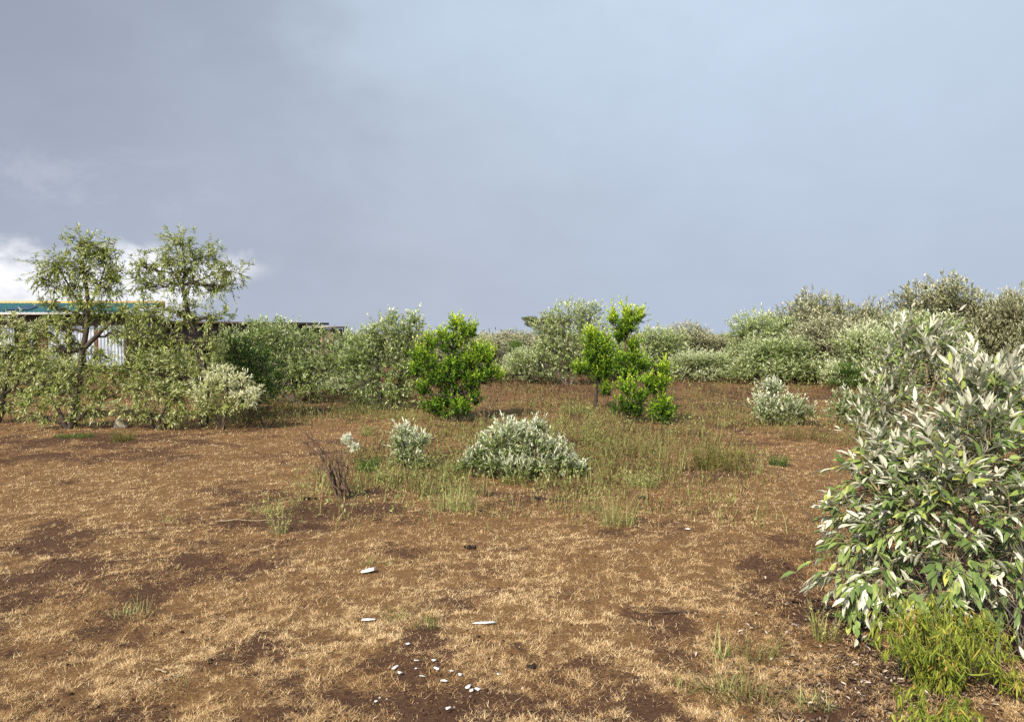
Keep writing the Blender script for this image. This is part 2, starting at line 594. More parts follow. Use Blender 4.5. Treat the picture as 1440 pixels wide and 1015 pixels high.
def weed_map(x, y):
    s = 0
    for px, py, rx, ry, w in WEED:
        D = gd(py)
        ay = max(ry / (py - HOR) * D, .3)
        s = s + .72 * w * np.exp(-((x - gx(px, D)) / (rx / F * D)) ** 2 - ((y - D) / ay) ** 2)
    return np.clip(s * .85, 0, 1.1)


def build_weeds():
    r = np.random.default_rng(12)
    mb = MB()
    x, y = scatter(420000, 6.2, 34, 1.2, r)
    far = np.clip((y - 15) / 5, 0, 1) * (1 - np.clip((np.abs(x / y - .05) - .75), 0, 1)) * .55 * np.where(x / y < -.28, .5, 1.)
    s = np.maximum(weed_map(x, y), far * (y > 15.5))
    cl = fbm(x * 2.2, y * 2.2, 91, 3)
    cl2 = vnoise(x * 8, y * 8, 93)
    keep = r.random(len(x)) < s * np.clip((cl - .36) * 4.2, .03, 1) * np.clip((cl2 - .2) * 1.6, .1, 1)
    x, y, cl = x[keep], y[keep], cl[keep]
    n = len(x)
    pos = np.stack([x, y, full_h(x, y) - .004], 1)
    L = (.06 + .22 * r.random(n) ** 2.2 * np.clip(.5 + cl, .5, 1.2)) * (1 + .012 * y)
    W = (.0035 + .0035 * r.random(n)) * (1 + .09 * y)
    red = np.clip(fbm(x * .5 + 4, y * .5 + 8, 95, 2) * 1.6 - .4, 0, 1)
    tint = np.clip(.12 + .78 * r.random(n) - .45 * (1 - red) * r.random(n) - np.clip((y - 15) / 10, 0, .35), 0, 1)
    blades(mb, pos, r.random(n) * 6.283, np.radians(3 + 32 * r.random(n)), L, W, tint, r.random(n) * .5, r, 3)
    x, y = scatter(380000, 6.4, 26, 1.2, r)
    s = np.maximum(weed_map(x, y), np.clip((y - 15) / 5, 0, 1) * .45)
    cl = fbm(x * 2.0 + 40, y * 2.0, 191, 3)
    cl2 = vnoise(x * 6 + 5, y * 6, 193)
    hgt = np.clip((cl - .40) * 5, 0, 1) * np.clip((cl2 - .25) * 2, .1, 1)
    keep = r.random(len(x)) < s * hgt
    x, y, hgt = x[keep], y[keep], hgt[keep]
    n = len(x)
    pos = np.stack([x, y, full_h(x, y) + .02 + .30 * hgt * r.random(n) ** 1.2], 1)
    sz = (.7 + .7 * r.random(n)) * (1 + .03 * y)
    gr = np.clip(fbm(x * .8, y * .8, 195, 2) * 1.2 - .15, 0, 1)
    leaves(mb, pos, r.normal(size=(n, 3)) + np.array([0, 0, .8]), .031 * sz, .012 * sz, r, np.clip(.25 + gr * .5 + .3 * r.random(n), 0, .88), 'dia', .3)
    o = mb.obj('wild_grass', M['weed'])
    tag(o, 'knee-low mixed green and brown wild grass between the bushes', 'grass', kind='stuff')


def tuft(name, label, px, py, h, w, n, tint, seed, mat='weed', cat='weed', group='weed tufts on the dry clearing', wide=.0045, lean=28, tip=None, weedy=0, curl=.55):
    if py < 700:
        n, weedy = int(n * 1.5), int(weedy * 1.8) + int(n * 2.2)
        tint = (tint[0], tint[1] * .93)
        h *= .78
    r = np.random.default_rng(seed)
    D = gd(py)
    bx = gx(px, D)
    mb = MB()
    a = r.random(n) * 6.283
    rr = w * .5 * np.sqrt(r.random(n))
    pos = np.stack([np.cos(a) * rr, np.sin(a) * rr * .8, np.full(n, -.01)], 1)
    az = a + r.normal(size=n) * .9
    L = h * (.35 + .75 * r.random(n))
    tn = np.clip(tint[0] + (tint[1] - tint[0]) * r.random(n), 0, 1)
    blades(mb, pos, az, np.radians(lean * r.random(n) + 3), L, np.full(n, wide) * (.6 + .8 * r.random(n)), tn, r.random(n) * curl, r, 4)
    if weedy:      # small leaves up the stalks
        k = weedy
        i = r.integers(0, n, k)
        t = r.random(k) ** .6
        th = np.radians(12)
        hz = np.stack([np.cos(az[i]), np.sin(az[i]), np.zeros(k)], 1)
        p = pos[i] + (hz * .3 + np.array([0, 0, .9])) * (L[i] * t)[:, None]
        leaves(mb, p, r.normal(size=(k, 3)) + np.array([0, 0, .6]), np.full(k, .022) * (.6 + .8 * r.random(k)), np.full(k, .009), r, np.clip(tn[i] + .1, 0, 1), 'dia', .3)
    z = float(full_h(np.array(bx), np.array(D)))
    o = mb.obj(name, M[mat], loc=(bx, D, z))
    tag(o, label, cat, group)
    return o


build_ground()
build_straw()
build_weeds()

# ------------------------------------------------------------------ the two willowy trees and their neighbours on the left
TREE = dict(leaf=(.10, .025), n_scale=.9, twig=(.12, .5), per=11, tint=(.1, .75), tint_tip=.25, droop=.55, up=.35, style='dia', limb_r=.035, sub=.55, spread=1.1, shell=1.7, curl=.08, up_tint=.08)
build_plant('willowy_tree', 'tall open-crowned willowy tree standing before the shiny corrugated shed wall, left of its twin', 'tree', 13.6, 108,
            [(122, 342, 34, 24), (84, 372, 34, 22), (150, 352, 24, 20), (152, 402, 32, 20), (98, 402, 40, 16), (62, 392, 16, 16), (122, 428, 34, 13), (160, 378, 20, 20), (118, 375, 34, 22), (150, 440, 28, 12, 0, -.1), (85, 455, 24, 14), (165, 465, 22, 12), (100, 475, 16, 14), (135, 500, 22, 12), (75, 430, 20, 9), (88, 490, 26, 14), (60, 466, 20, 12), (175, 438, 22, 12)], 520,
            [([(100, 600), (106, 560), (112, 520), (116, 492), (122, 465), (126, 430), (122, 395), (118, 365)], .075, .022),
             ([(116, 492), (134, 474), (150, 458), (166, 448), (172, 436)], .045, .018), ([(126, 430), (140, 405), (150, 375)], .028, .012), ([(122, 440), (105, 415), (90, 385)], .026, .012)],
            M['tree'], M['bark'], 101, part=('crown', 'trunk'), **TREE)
build_plant('willowy_tree', 'tall willowy tree with forked dark trunk, right one of the pair', 'tree', 13.4, 284,
            [(255, 342, 28, 22), (232, 368, 34, 20), (285, 362, 36, 22), (326, 382, 28, 18), (252, 398, 44, 18), (304, 402, 32, 18), (204, 372, 24, 20), (205, 402, 26, 20), (268, 378, 34, 20),
             (195, 446, 26, 14), (215, 438, 38, 20), (190, 480, 24, 18), (255, 440, 38, 20), (300, 445, 26, 16), (228, 478, 44, 26), (282, 486, 38, 26), (245, 522, 44, 26, -.1), (205, 515, 36, 26, -.15), (275, 535, 36, 24)], 430,
            [([(285, 600), (287, 560), (288, 535), (283, 505), (276, 480), (268, 450), (262, 425), (258, 402)], .085, .03),
             ([(258, 402), (275, 398), (298, 388), (318, 378)], .026, .01), ([(258, 402), (245, 385), (236, 365)], .026, .01), ([(258, 402), (262, 375), (258, 350)], .022, .009), ([(276, 480), (250, 468), (228, 455)], .03, .012)],
            M['tree'], M['bark'], 102, part=('crown', 'trunk'), **TREE)
LOW = dict(n_scale=.95, leaf=(.095, .026), twig=(.12, .36), per=10, tint=(.15, .8), tint_tip=.3, droop=.5, up=.35, limb_r=.028, sub=.7, shell=1.9, curl=.08, up_tint=.12)
build_plant('willowy_bush', 'low spreading pale green bush with bare dark twigs under the left tree', 'bush', 13.1, 92,
            [(72, 532, 46, 22), (110, 524, 36, 20), (60, 512, 22, 10), (150, 520, 24, 14), (142, 548, 28, 18), (40, 562, 26, 22), (95, 565, 40, 18), (60, 585, 22, 10), (130, 575, 26, 12), (105, 590, 16, 7), (168, 520, 24, 18)], 380,
            [([(92, 604), (80, 575), (66, 555)], .045, .015), ([(96, 604), (104, 570), (108, 545)], .045, .015), ([(98, 600), (125, 572), (150, 560), (170, 550)], .03, .01), ([(90, 600), (60, 585), (30, 580)], .03, .01)],
            M['tree'], M['bark'], 103, **LOW)
build_plant('willowy_bush', 'leafy green bush cut off by the left edge of the photo', 'bush', 14.2, -4,
            [(24, 458, 28, 22), (48, 470, 16, 16), (10, 490, 34, 26), (38, 495, 26, 24), (-20, 480, 30, 30), (20, 520, 30, 16), (52, 515, 18, 18), (-25, 530, 35, 25), (0, 565, 30, 18)], 430,
            [([(-4, 600), (2, 560), (8, 535), (16, 510)], .06, .02), ([(0, 545), (-18, 520)], .03, .015), ([(2, 555), (25, 538), (46, 540)], .035, .012)],
            M['tree'], M['bark'], 104, **LOW)
build_plant('willowy_bush', 'yellow-green straggling undergrowth bush between the two left trees', 'bush', 13.0, 215,
            [(190, 545, 30, 22), (225, 555, 36, 22), (210, 580, 34, 12), (245, 585, 26, 12, 0, .05), (180, 575, 20, 14), (250, 560, 24, 18)], 380,
            [([(215, 604), (205, 570), (196, 548)], .03, .01), ([(218, 604), (230, 575), (240, 555)], .03, .01)],
            M['tree'], M['bark'], 105, **LOW)
build_plant('silvery_bush', 'creamy pale leaved rounded bush at the foot of the right willowy tree', 'bush', 12.9, 312,
            [(318, 540, 34, 24, 0, .15), (342, 552, 24, 18, 0, .15), (290, 548, 26, 22, 0, .1), (322, 568, 34, 16), (350, 562, 14, 10, 0, .2), (285, 575, 22, 16, 0, -.15)], 620,
            [([(312, 604), (316, 575), (320, 555)], .035, .012), ([(308, 602), (296, 575)], .03, .012)],
            M['tree'], M['bark'], 106, leaf=(.085, .022), twig=(.1, .25), per=10, tint=(.45, .82), tint_tip=.25, droop=.2, up=.5, limb_r=.025, sub=.5, shell=2.2, up_tint=.18)
build_plant('dark_bush', 'dense dark green shrub just right of the creamy bush under the shed roofline', 'bush', 14.6, 352,
            [(350, 500, 28, 26), (368, 515, 26, 28), (345, 530, 22, 20), (380, 540, 18, 20), (325, 490, 22, 24), (362, 555, 26, 14)], 650,
            [([(352, 594), (352, 550), (352, 520)], .05, .02), ([(356, 590), (372, 540)], .03, .012)],
            M['dark'], M['bark'], 107, leaf=(.06, .026), twig=(.1, .26), per=10, tint=(.1, .8), tint_tip=.3, up=.5, limb_r=.025, sub=.4, up_tint=.25)
build_plant('olive_shrub', 'low olive brown shrub on the edge of the clearing below the dark green one', 'bush', 13.3, 372,
            [(360, 585, 30, 13), (390, 580, 26, 14), (375, 572, 30, 14), (408, 572, 18, 12), (345, 590, 20, 8)], 900,
            [([(372, 604), (365, 588)], .015, .006), ([(376, 603), (392, 585)], .015, .006)],
            M['olive'], M['bark'], 108, leaf=(.028, .013), twig=(.06, .2), per=10, tint=(.1, .9), tint_tip=.2, up=.8, limb_r=.014, sub=.7)

# ------------------------------------------------------------------ middle-distance silvery bushes
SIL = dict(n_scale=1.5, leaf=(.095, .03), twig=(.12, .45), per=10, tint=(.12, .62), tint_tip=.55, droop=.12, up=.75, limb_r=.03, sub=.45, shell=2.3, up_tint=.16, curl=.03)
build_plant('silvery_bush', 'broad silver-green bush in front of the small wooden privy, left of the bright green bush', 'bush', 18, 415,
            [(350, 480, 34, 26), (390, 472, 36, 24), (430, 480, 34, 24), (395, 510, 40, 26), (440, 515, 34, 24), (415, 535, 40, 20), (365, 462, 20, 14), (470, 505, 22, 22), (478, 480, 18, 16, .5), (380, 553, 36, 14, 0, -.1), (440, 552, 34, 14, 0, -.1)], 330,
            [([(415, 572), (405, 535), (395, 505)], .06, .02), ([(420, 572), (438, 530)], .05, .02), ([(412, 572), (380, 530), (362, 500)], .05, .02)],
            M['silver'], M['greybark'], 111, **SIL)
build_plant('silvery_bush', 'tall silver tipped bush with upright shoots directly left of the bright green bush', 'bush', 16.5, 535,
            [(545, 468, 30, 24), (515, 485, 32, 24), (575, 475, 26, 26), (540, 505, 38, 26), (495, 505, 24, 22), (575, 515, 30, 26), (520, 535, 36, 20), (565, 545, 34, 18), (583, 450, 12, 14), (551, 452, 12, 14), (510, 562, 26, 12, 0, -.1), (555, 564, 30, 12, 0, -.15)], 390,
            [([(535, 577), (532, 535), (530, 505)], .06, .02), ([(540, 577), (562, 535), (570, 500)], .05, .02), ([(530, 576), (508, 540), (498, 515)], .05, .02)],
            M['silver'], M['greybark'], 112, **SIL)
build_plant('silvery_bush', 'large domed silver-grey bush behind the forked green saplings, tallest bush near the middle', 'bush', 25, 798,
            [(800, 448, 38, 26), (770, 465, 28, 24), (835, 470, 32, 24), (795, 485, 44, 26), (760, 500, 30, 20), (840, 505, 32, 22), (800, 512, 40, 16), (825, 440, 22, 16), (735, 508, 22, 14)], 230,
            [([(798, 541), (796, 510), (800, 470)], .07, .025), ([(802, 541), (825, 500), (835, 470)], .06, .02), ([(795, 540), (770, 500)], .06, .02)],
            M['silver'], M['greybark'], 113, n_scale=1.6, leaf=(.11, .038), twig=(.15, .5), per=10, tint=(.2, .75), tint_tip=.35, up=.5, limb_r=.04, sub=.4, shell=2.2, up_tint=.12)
build_plant('white_bush', 'low snowy white mound of felted foliage in the centre of the clearing', 'bush', 8.75, 735,
            [(715, 605, 24, 16, 0, .1), (745, 612, 30, 16, 0, .1), (700, 622, 28, 18), (735, 632, 36, 20), (775, 632, 28, 18, 0, .05), (798, 648, 18, 12, 0, .1), (725, 655, 34, 16, -.15), (765, 652, 30, 12, -.1), (672, 638, 16, 14), (688, 652, 22, 12, -.05, -.15), (755, 595, 5, 8), (655, 650, 12, 10, 0, -.1), (815, 660, 10, 8)], 1350,
            [([(735, 672), (728, 645), (720, 620)], .02, .008), ([(740, 670), (765, 640)], .02, .008), ([(730, 670), (705, 640)], .02, .008), ([(738, 670), (745, 630)], .02, .008)],
            [M['white']], M['greybark'], 114, leaf=(.068, .016), twig=(.08, .27), per=11, tint=(.1, .65), tint_tip=.6, up=.9, limb_r=.014, sub=.5, shell=1.7, up_tint=.34, style='lance', curl=.08, spread=.9)
build_plant('white_bush', 'small upright white leaved shrub left of the snowy mound', 'bush', 9.2, 573,
            [(566, 605, 14, 12, 0, .1), (590, 620, 13, 12, 0, .1), (560, 622, 13, 14), (578, 632, 18, 14), (570, 645, 18, 10, 0, -.1), (588, 652, 12, 8, 0, -.25)], 1050,
            [([(573, 662), (568, 635), (565, 610)], .014, .006), ([(575, 662), (588, 632)], .012, .005), ([(571, 662), (560, 635)], .012, .005)],
            [M['white']], M['greybark'], 115, leaf=(.07, .016), twig=(.08, .26), per=10, tint=(.1, .65), tint_tip=.6, up=.9, limb_r=.012, sub=.6, shell=2., style='lance', curl=.08, spread=.9, up_tint=.15)
build_plant('white_bush', 'tiny white sprig in the weeds right of the dead shrub', 'bush', 9.3, 488,
            [(487, 619, 3, 6, 0, .1), (497, 629, 2, 3, 0, .1)], 1500,
            [([(489, 650), (488, 630)], .006, .003)],
            [M['white']], M['greybark'], 116, leaf=(.05, .014), twig=(.04, .1), per=9, tint=(.5, .8), tint_tip=.5, up=1., limb_r=.006, sub=.6, style='lance', spread=.9)
MOUND = dict(leaf=(.07, .022), twig=(.06, .26), per=10, tint=(.05, .6), tint_tip=.6, up=.8, limb_r=.018, sub=.35, shell=2.6, style='dia', up_tint=.3)
build_plant('white_bush', 'compact white topped mound on the right of the clearing, before the taller grey thicket', 'bush', 13.7, 1100,
            [(1082, 552, 22, 16, .3), (1075, 572, 24, 16), (1105, 570, 30, 16), (1130, 580, 20, 14), (1095, 585, 38, 12, -.15), (1085, 545, 10, 12, .3)], 1050,
            [([(1100, 600), (1090, 570)], .02, .008), ([(1104, 600), (1118, 575)], .02, .008)],
            M['white'], M['greybark'], 117, **MOUND)
build_plant('white_bush', 'second smaller white topped mound farther right, half hidden by the big near bush', 'bush', 13.9, 1195,
            [(1190, 562, 20, 14), (1212, 566, 20, 14), (1180, 578, 16, 12), (1205, 580, 24, 12), (1230, 575, 18, 14)], 1000,
            [([(1195, 597), (1192, 570)], .02, .008), ([(1200, 597), (1214, 572)], .02, .008)],
            M['white'], M['greybark'], 118, **MOUND)

# ------------------------------------------------------------------ bright green bushes
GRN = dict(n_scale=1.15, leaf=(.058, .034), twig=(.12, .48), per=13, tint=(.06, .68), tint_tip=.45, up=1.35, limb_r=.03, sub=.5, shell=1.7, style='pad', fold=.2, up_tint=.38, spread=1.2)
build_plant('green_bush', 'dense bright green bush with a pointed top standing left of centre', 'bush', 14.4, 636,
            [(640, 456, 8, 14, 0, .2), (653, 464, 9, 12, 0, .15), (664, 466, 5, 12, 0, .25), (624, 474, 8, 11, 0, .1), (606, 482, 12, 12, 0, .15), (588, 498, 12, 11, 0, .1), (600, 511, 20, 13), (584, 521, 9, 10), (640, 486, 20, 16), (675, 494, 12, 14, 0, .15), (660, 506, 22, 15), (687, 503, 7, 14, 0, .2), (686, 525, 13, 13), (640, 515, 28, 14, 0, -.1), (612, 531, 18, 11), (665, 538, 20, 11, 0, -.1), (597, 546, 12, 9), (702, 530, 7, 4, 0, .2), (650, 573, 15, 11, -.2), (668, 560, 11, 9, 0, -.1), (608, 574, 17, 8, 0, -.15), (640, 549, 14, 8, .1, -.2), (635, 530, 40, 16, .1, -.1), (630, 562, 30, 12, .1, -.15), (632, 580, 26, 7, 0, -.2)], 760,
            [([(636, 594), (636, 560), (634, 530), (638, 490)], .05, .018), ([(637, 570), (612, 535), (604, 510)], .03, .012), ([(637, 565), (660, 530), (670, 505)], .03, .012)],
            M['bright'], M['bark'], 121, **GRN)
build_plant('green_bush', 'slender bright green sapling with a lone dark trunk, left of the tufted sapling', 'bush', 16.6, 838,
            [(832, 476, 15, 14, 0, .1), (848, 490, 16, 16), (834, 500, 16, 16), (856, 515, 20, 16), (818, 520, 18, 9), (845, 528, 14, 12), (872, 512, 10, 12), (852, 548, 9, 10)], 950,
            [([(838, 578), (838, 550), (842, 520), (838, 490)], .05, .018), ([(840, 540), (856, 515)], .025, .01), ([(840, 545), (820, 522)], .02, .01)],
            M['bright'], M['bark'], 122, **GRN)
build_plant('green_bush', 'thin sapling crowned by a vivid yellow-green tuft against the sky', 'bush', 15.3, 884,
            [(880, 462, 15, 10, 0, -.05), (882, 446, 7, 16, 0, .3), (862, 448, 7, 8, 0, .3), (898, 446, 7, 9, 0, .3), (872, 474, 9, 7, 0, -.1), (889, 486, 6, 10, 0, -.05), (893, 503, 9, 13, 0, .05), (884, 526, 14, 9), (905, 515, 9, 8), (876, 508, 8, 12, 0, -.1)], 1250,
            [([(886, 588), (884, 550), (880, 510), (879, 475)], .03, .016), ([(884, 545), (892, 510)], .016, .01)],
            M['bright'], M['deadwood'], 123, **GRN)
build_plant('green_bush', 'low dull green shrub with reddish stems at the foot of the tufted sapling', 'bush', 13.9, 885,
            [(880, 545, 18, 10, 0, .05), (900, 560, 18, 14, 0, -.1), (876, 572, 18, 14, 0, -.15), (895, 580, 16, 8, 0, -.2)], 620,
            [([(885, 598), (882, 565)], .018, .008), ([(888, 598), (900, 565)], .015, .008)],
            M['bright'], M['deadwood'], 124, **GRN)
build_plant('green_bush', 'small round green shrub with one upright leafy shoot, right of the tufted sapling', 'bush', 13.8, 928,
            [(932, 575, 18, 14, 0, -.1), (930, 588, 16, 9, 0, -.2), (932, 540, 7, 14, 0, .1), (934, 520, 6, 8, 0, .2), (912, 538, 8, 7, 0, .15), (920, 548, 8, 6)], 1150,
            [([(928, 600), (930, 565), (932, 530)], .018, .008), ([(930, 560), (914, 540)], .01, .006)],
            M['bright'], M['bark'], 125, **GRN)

# ------------------------------------------------------------------ the big near bush on the right
NEAR = dict(n_scale=1.7, t0=.42, leaf=(.102, .034), twig=(.18, .5), per=9, tint=(.15, .85), tint_tip=.15, droop=1.7, droop_fade=.80, up=.45, limb_r=.022, sub=.6, shell=2.0, back=.34, curl=.22, spread=.75, fold=.18)
build_plant('large_leaved_bush', 'huge near bush with drooping green and white-backed leaves filling the right edge', 'bush', 4.25, 1400,
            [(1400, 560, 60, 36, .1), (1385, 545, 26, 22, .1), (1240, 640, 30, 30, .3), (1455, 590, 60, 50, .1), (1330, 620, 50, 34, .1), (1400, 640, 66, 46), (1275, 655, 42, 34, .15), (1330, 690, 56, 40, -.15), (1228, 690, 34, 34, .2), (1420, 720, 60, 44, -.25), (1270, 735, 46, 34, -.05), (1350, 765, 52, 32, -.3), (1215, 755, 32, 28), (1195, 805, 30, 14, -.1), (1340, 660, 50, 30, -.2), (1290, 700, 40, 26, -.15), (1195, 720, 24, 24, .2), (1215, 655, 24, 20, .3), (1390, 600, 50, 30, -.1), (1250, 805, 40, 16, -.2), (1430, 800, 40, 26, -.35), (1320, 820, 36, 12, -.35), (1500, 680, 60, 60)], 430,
            [([(1400, 880), (1395, 800), (1400, 720), (1405, 640)], .028, .01), ([(1405, 882), (1360, 800), (1330, 720)], .024, .008), ([(1395, 880), (1310, 810), (1260, 750)], .022, .007), ([(1408, 880), (1450, 780), (1460, 680)], .026, .01), ([(1390, 878), (1280, 830), (1200, 805)], .016, .005), ([(1400, 870), (1300, 730), (1240, 690)], .02, .006)],
            [M['near_top'], M['near_back']], M['tanstem'], 131, smooth=True, depth=.9, **NEAR)
NB = dict(NEAR)
NB.update(droop_fade=0., t0=.15, per=12, leaf=(.095, .026), droop=.1, up=1.0, n_scale=1.3, back=.55, curl=.1, twig=(.18, .55), tint=(.2, .85), spread=.8)
build_plant('large_leaved_bush', 'tall bush of upright silver shoots standing just behind the huge near bush', 'bush', 6.4, 1320,
            [(1297, 480, 10, 24), (1327, 484, 9, 22), (1360, 512, 12, 18), (1295, 505, 34, 32), (1340, 530, 40, 32), (1385, 545, 40, 34), (1280, 560, 44, 34), (1340, 570, 50, 36), (1240, 600, 36, 24), (1300, 620, 50, 36), (1400, 590, 50, 40), (1260, 660, 40, 30), (1430, 558, 40, 36), (1228, 580, 24, 18, 0, -.1), (1250, 525, 24, 28), (1238, 560, 28, 30, -.1, -.1), (1230, 620, 32, 24, -.2, -.1), (1272, 470, 6, 18), (1248, 495, 7, 18)], 230,
            [([(1320, 745), (1315, 650), (1305, 560)], .03, .01), ([(1325, 745), (1350, 640), (1370, 560)], .03, .01), ([(1315, 745), (1270, 660), (1245, 610)], .025, .008)],
            [M['near_top'], M['near_back']], M['tanstem'], 132, smooth=True, depth=.9, **NB)


# ------------------------------------------------------------------ wilted yellow plant under the near bush
def build_wilted(name, label, px, py, n, h, w, seed, leafs=26):
    r = np.random.default_rng(seed)
    D = gd(py)
    bx = gx(px, D)
    t = thing(name, label, 'plant', (bx, D, float(full_h(np.array(bx), np.array(D)))))
    ml, mw = MB(), MB()
    a = r.random(n) * 6.283
    out = w * .5 * (.25 + .75 * r.random(n))
    hh = h * (.55 + .5 * r.random(n)) * (1.1 - .35 * out / (w * .5))
    tt = np.linspace(0, 1, 7)
    dirv = np.stack([np.cos(a), np.sin(a) * .8, a * 0], 1)
    root = np.stack([np.cos(a), np.sin(a), a * 0], 1) * .10 * np.sqrt(r.random(n))[:, None]
    P = root[:, None] + dirv[:, None] * (out[:, None] * tt ** 1.5)[..., None]
    P[..., 2] = hh[:, None] * (1.9 * tt - 1.05 * tt ** 2.6) - .01
    P[:, 1:-1] += r.normal(size=(n, 5, 3)) * .008
    tubes(mw, P, np.broadcast_to(np.linspace(.0020, .0008, 7), (n, 7)), 4, .5)
    k = n * leafs
    i = np.repeat(np.arange(n), leafs)
    t_ = .08 + .92 * np.tile(np.linspace(0, 1, leafs), n)
    f = t_ * 6
    i0 = np.minimum(f.astype(int), 5)
    pos = P[i, i0] + (P[i, np.minimum(i0 + 1, 6)] - P[i, i0]) * (f - i0)[:, None]
    d = np.stack([r.normal(size=k) * .3, r.normal(size=k) * .3, -np.ones(k)], 1)
    L = .055 * (.35 + 1. * r.random(k))
    L = np.minimum(L, np.maximum(pos[:, 2] - .005, .02))
    tint = np.clip(.30 + .62 * r.random(k) + (r.random(n)[i] - .5) * .45, 0, 1)
    nr = np.stack([np.cos(r.random(k) * 6.28), np.sin(r.random(k) * 6.28), r.normal(size=k) * .2], 1)
    leaves(ml, pos, d, L, .0082 * (.5 + .9 * r.random(k)), r, tint, 'lance', .45, (.7 * r.normal(size=k))[:, None], nrm=nr)
    ml.obj('foliage', M['wilt'], t)
    mw.obj('stem', M['yellowstem'], t)


build_wilted('wilted_plant', 'limp yellow-green wilted plant in the bottom right corner under the huge near bush', 1325, 975, 84, .46, .62, 141, 26)
build_wilted('wilted_plant', 'small yellow wilted clump at the very bottom edge, before the larger limp plant', 1318, 1030, 26, .16, .3, 142, 18)
build_wilted('wilted_plant', 'sparse yellow-green drooping plant at the bottom right corner of the photo', 1450, 985, 22, .2, .34, 143, 18)

# ------------------------------------------------------------------ weeds and tufts one can tell apart
G = (.35, .8)
B = (.1, .6)
Y = (.6, 1.)
tuft('weed_tuft', 'tall pale yellow-green grass tuft in front of the snowy mound, left side', 637, 722, .34, .34, 150, Y, 201, lean=22)
tuft('weed_tuft', 'straw-topped grass tuft on the open ground below the right end of the snowy mound', 868, 742, .36, .30, 150, (.35, 1.), 202, lean=20)
tuft('weed_tuft', 'short green tuft immediately left of the straw-topped one', 826, 722, .2, .26, 80, G, 203)
tuft('weed_tuft', 'yellow-green leafy weed right of the snowy mound', 905, 684, .27, .35, 90, (.55, .95), 204, weedy=500)
tuft('weed_tuft', 'dense green weed patch at the right foot of the snowy mound', 838, 660, .26, .5, 150, G, 205, weedy=300)
tuft('low_shrub', 'airy low olive shrub with thin branches beside the path on the right', 1015, 662, .42, .72, 120, (.2, .75), 206, cat='shrub', mat='olive', group=None, lean=48, weedy=2600, wide=.004)
tuft('weed_tuft', 'small lone dark green weed on the bare path right of the airy shrub', 1097, 654, .2, .24, 50, (.1, .6), 207, mat='dark', weedy=260, lean=40)
tuft('low_shrub', 'brown weedy shrub below the compact white topped mound', 1130, 618, .34, .8, 220, B, 208, cat='shrub', group=None, lean=40, weedy=500)
tuft('low_shrub', 'brown and green weed fringe at the far end of the path beside the near bush', 1190, 625, .36, .8, 220, (.1, .7), 209, cat='shrub', group=None, lean=35)
tuft('weed_tuft', 'dark weed clump in the grass between the dead shrub and the small white shrub', 515, 662, .24, .26, 90, (.0, .6), 210, mat='dark', weedy=420, lean=35)
tuft('weed_tuft', 'yellowish tuft at the foot of the small white shrub, left side', 545, 672, .24, .3, 110, Y, 211)
tuft('weed_tuft', 'green grassy patch between the small white shrub and the snowy mound', 640, 664, .3, .5, 200, (.4, .9), 212)
tuft('weed_tuft', 'green tuft beneath the front of the snowy mound', 720, 678, .2, .3, 100, G, 213)
tuft('weed_tuft', 'sparse green weed on a bare reddish stem, left part of the clearing', 390, 752, .36, .14, 26, (.55, .9), 214, lean=12, weedy=160)
tuft('weed_tuft', 'broad yellowish clump around the top of the lone stemmed weed', 378, 722, .16, .35, 90, (.5, .95), 215)
tuft('weed_tuft', 'tiny green weed in the straw at far left', 234, 738, .12, .14, 34, G, 216)
tuft('weed_tuft', 'low dark green weed mat on the bare soil at left, before the left tree', 102, 617, .10, .62, 140, (.1, .6), 217, mat='dark', lean=70, weedy=300)
tuft('weed_tuft', 'small bushy weed beside the pale stone at left', 172, 622, .24, .36, 120, (.1, .7), 218, mat='olive', weedy=500, lean=38)
tuft('weed_tuft', 'green blades in the straw right of the left white strip', 552, 872, .13, .14, 46, G, 219, wide=.004)
tuft('weed_tuft', 'green blades between the two white strips, upright and sparse', 596, 884, .14, .16, 46, G, 220, wide=.004)
tuft('weed_tuft', 'faint green tuft just behind the largest white scrap', 519, 797, .10, .13, 34, G, 221, wide=.0035)
tuft('weed_tuft', 'faint green sprig right of the largest white scrap', 546, 798, .08, .08, 22, G, 222, wide=.0035)
tuft('weed_tuft', 'leaning half green grass clump near the bottom right, taller than the blades beside it', 1028, 985, .2, .22, 110, (.2, .85), 223, wide=.005, lean=40)
tuft('weed_tuft', 'brown dry grass clump right of the leaning green one at the bottom', 1072, 1000, .16, .24, 110, (.05, .6), 224, wide=.004, lean=50)
tuft('weed_tuft', 'drooping green shoots with pale ends in the dark litter at lower right', 1018, 925, .17, .10, 34, (.55, .95), 225, wide=.006, lean=20, curl=.8)
tuft('weed_tuft', 'brown and green weed right of the pale ended shoots', 1072, 930, .19, .2, 80, (.1, .75), 226, wide=.0045, lean=34)
tuft('weed_tuft', 'yellow-green spiky tuft near the bottom edge left of the wilted plant', 1152, 998, .11, .16, 70, (.6, .95), 227, wide=.0045, lean=45)
tuft('weed_tuft', 'upright green weed in the shade under the lowest branch of the near bush', 1168, 905, .2, .15, 44, (.4, .85), 228, wide=.006, lean=20, weedy=60)
tuft('weed_tuft', 'dark thin weed against the left flank of the near bush', 1172, 785, .3, .26, 90, (.1, .65), 229, lean=25, weedy=160)
tuft('weed_tuft', 'green sprouts at bottom centre-right, between bare soil and litter', 968, 978, .11, .12, 26, G, 230, wide=.006, lean=35)
tuft('weed_tuft', 'wiry brown grass clump with bent stalks at lower left', 240, 975, .16, .2, 60, (.0, .5), 231, wide=.003, lean=60, curl=.7)
tuft('weed_tuft', 'thin straw stalks at the left edge of the bare soil', 180, 870, .12, .22, 60, (.7, 1.), 232, wide=.003, lean=50)
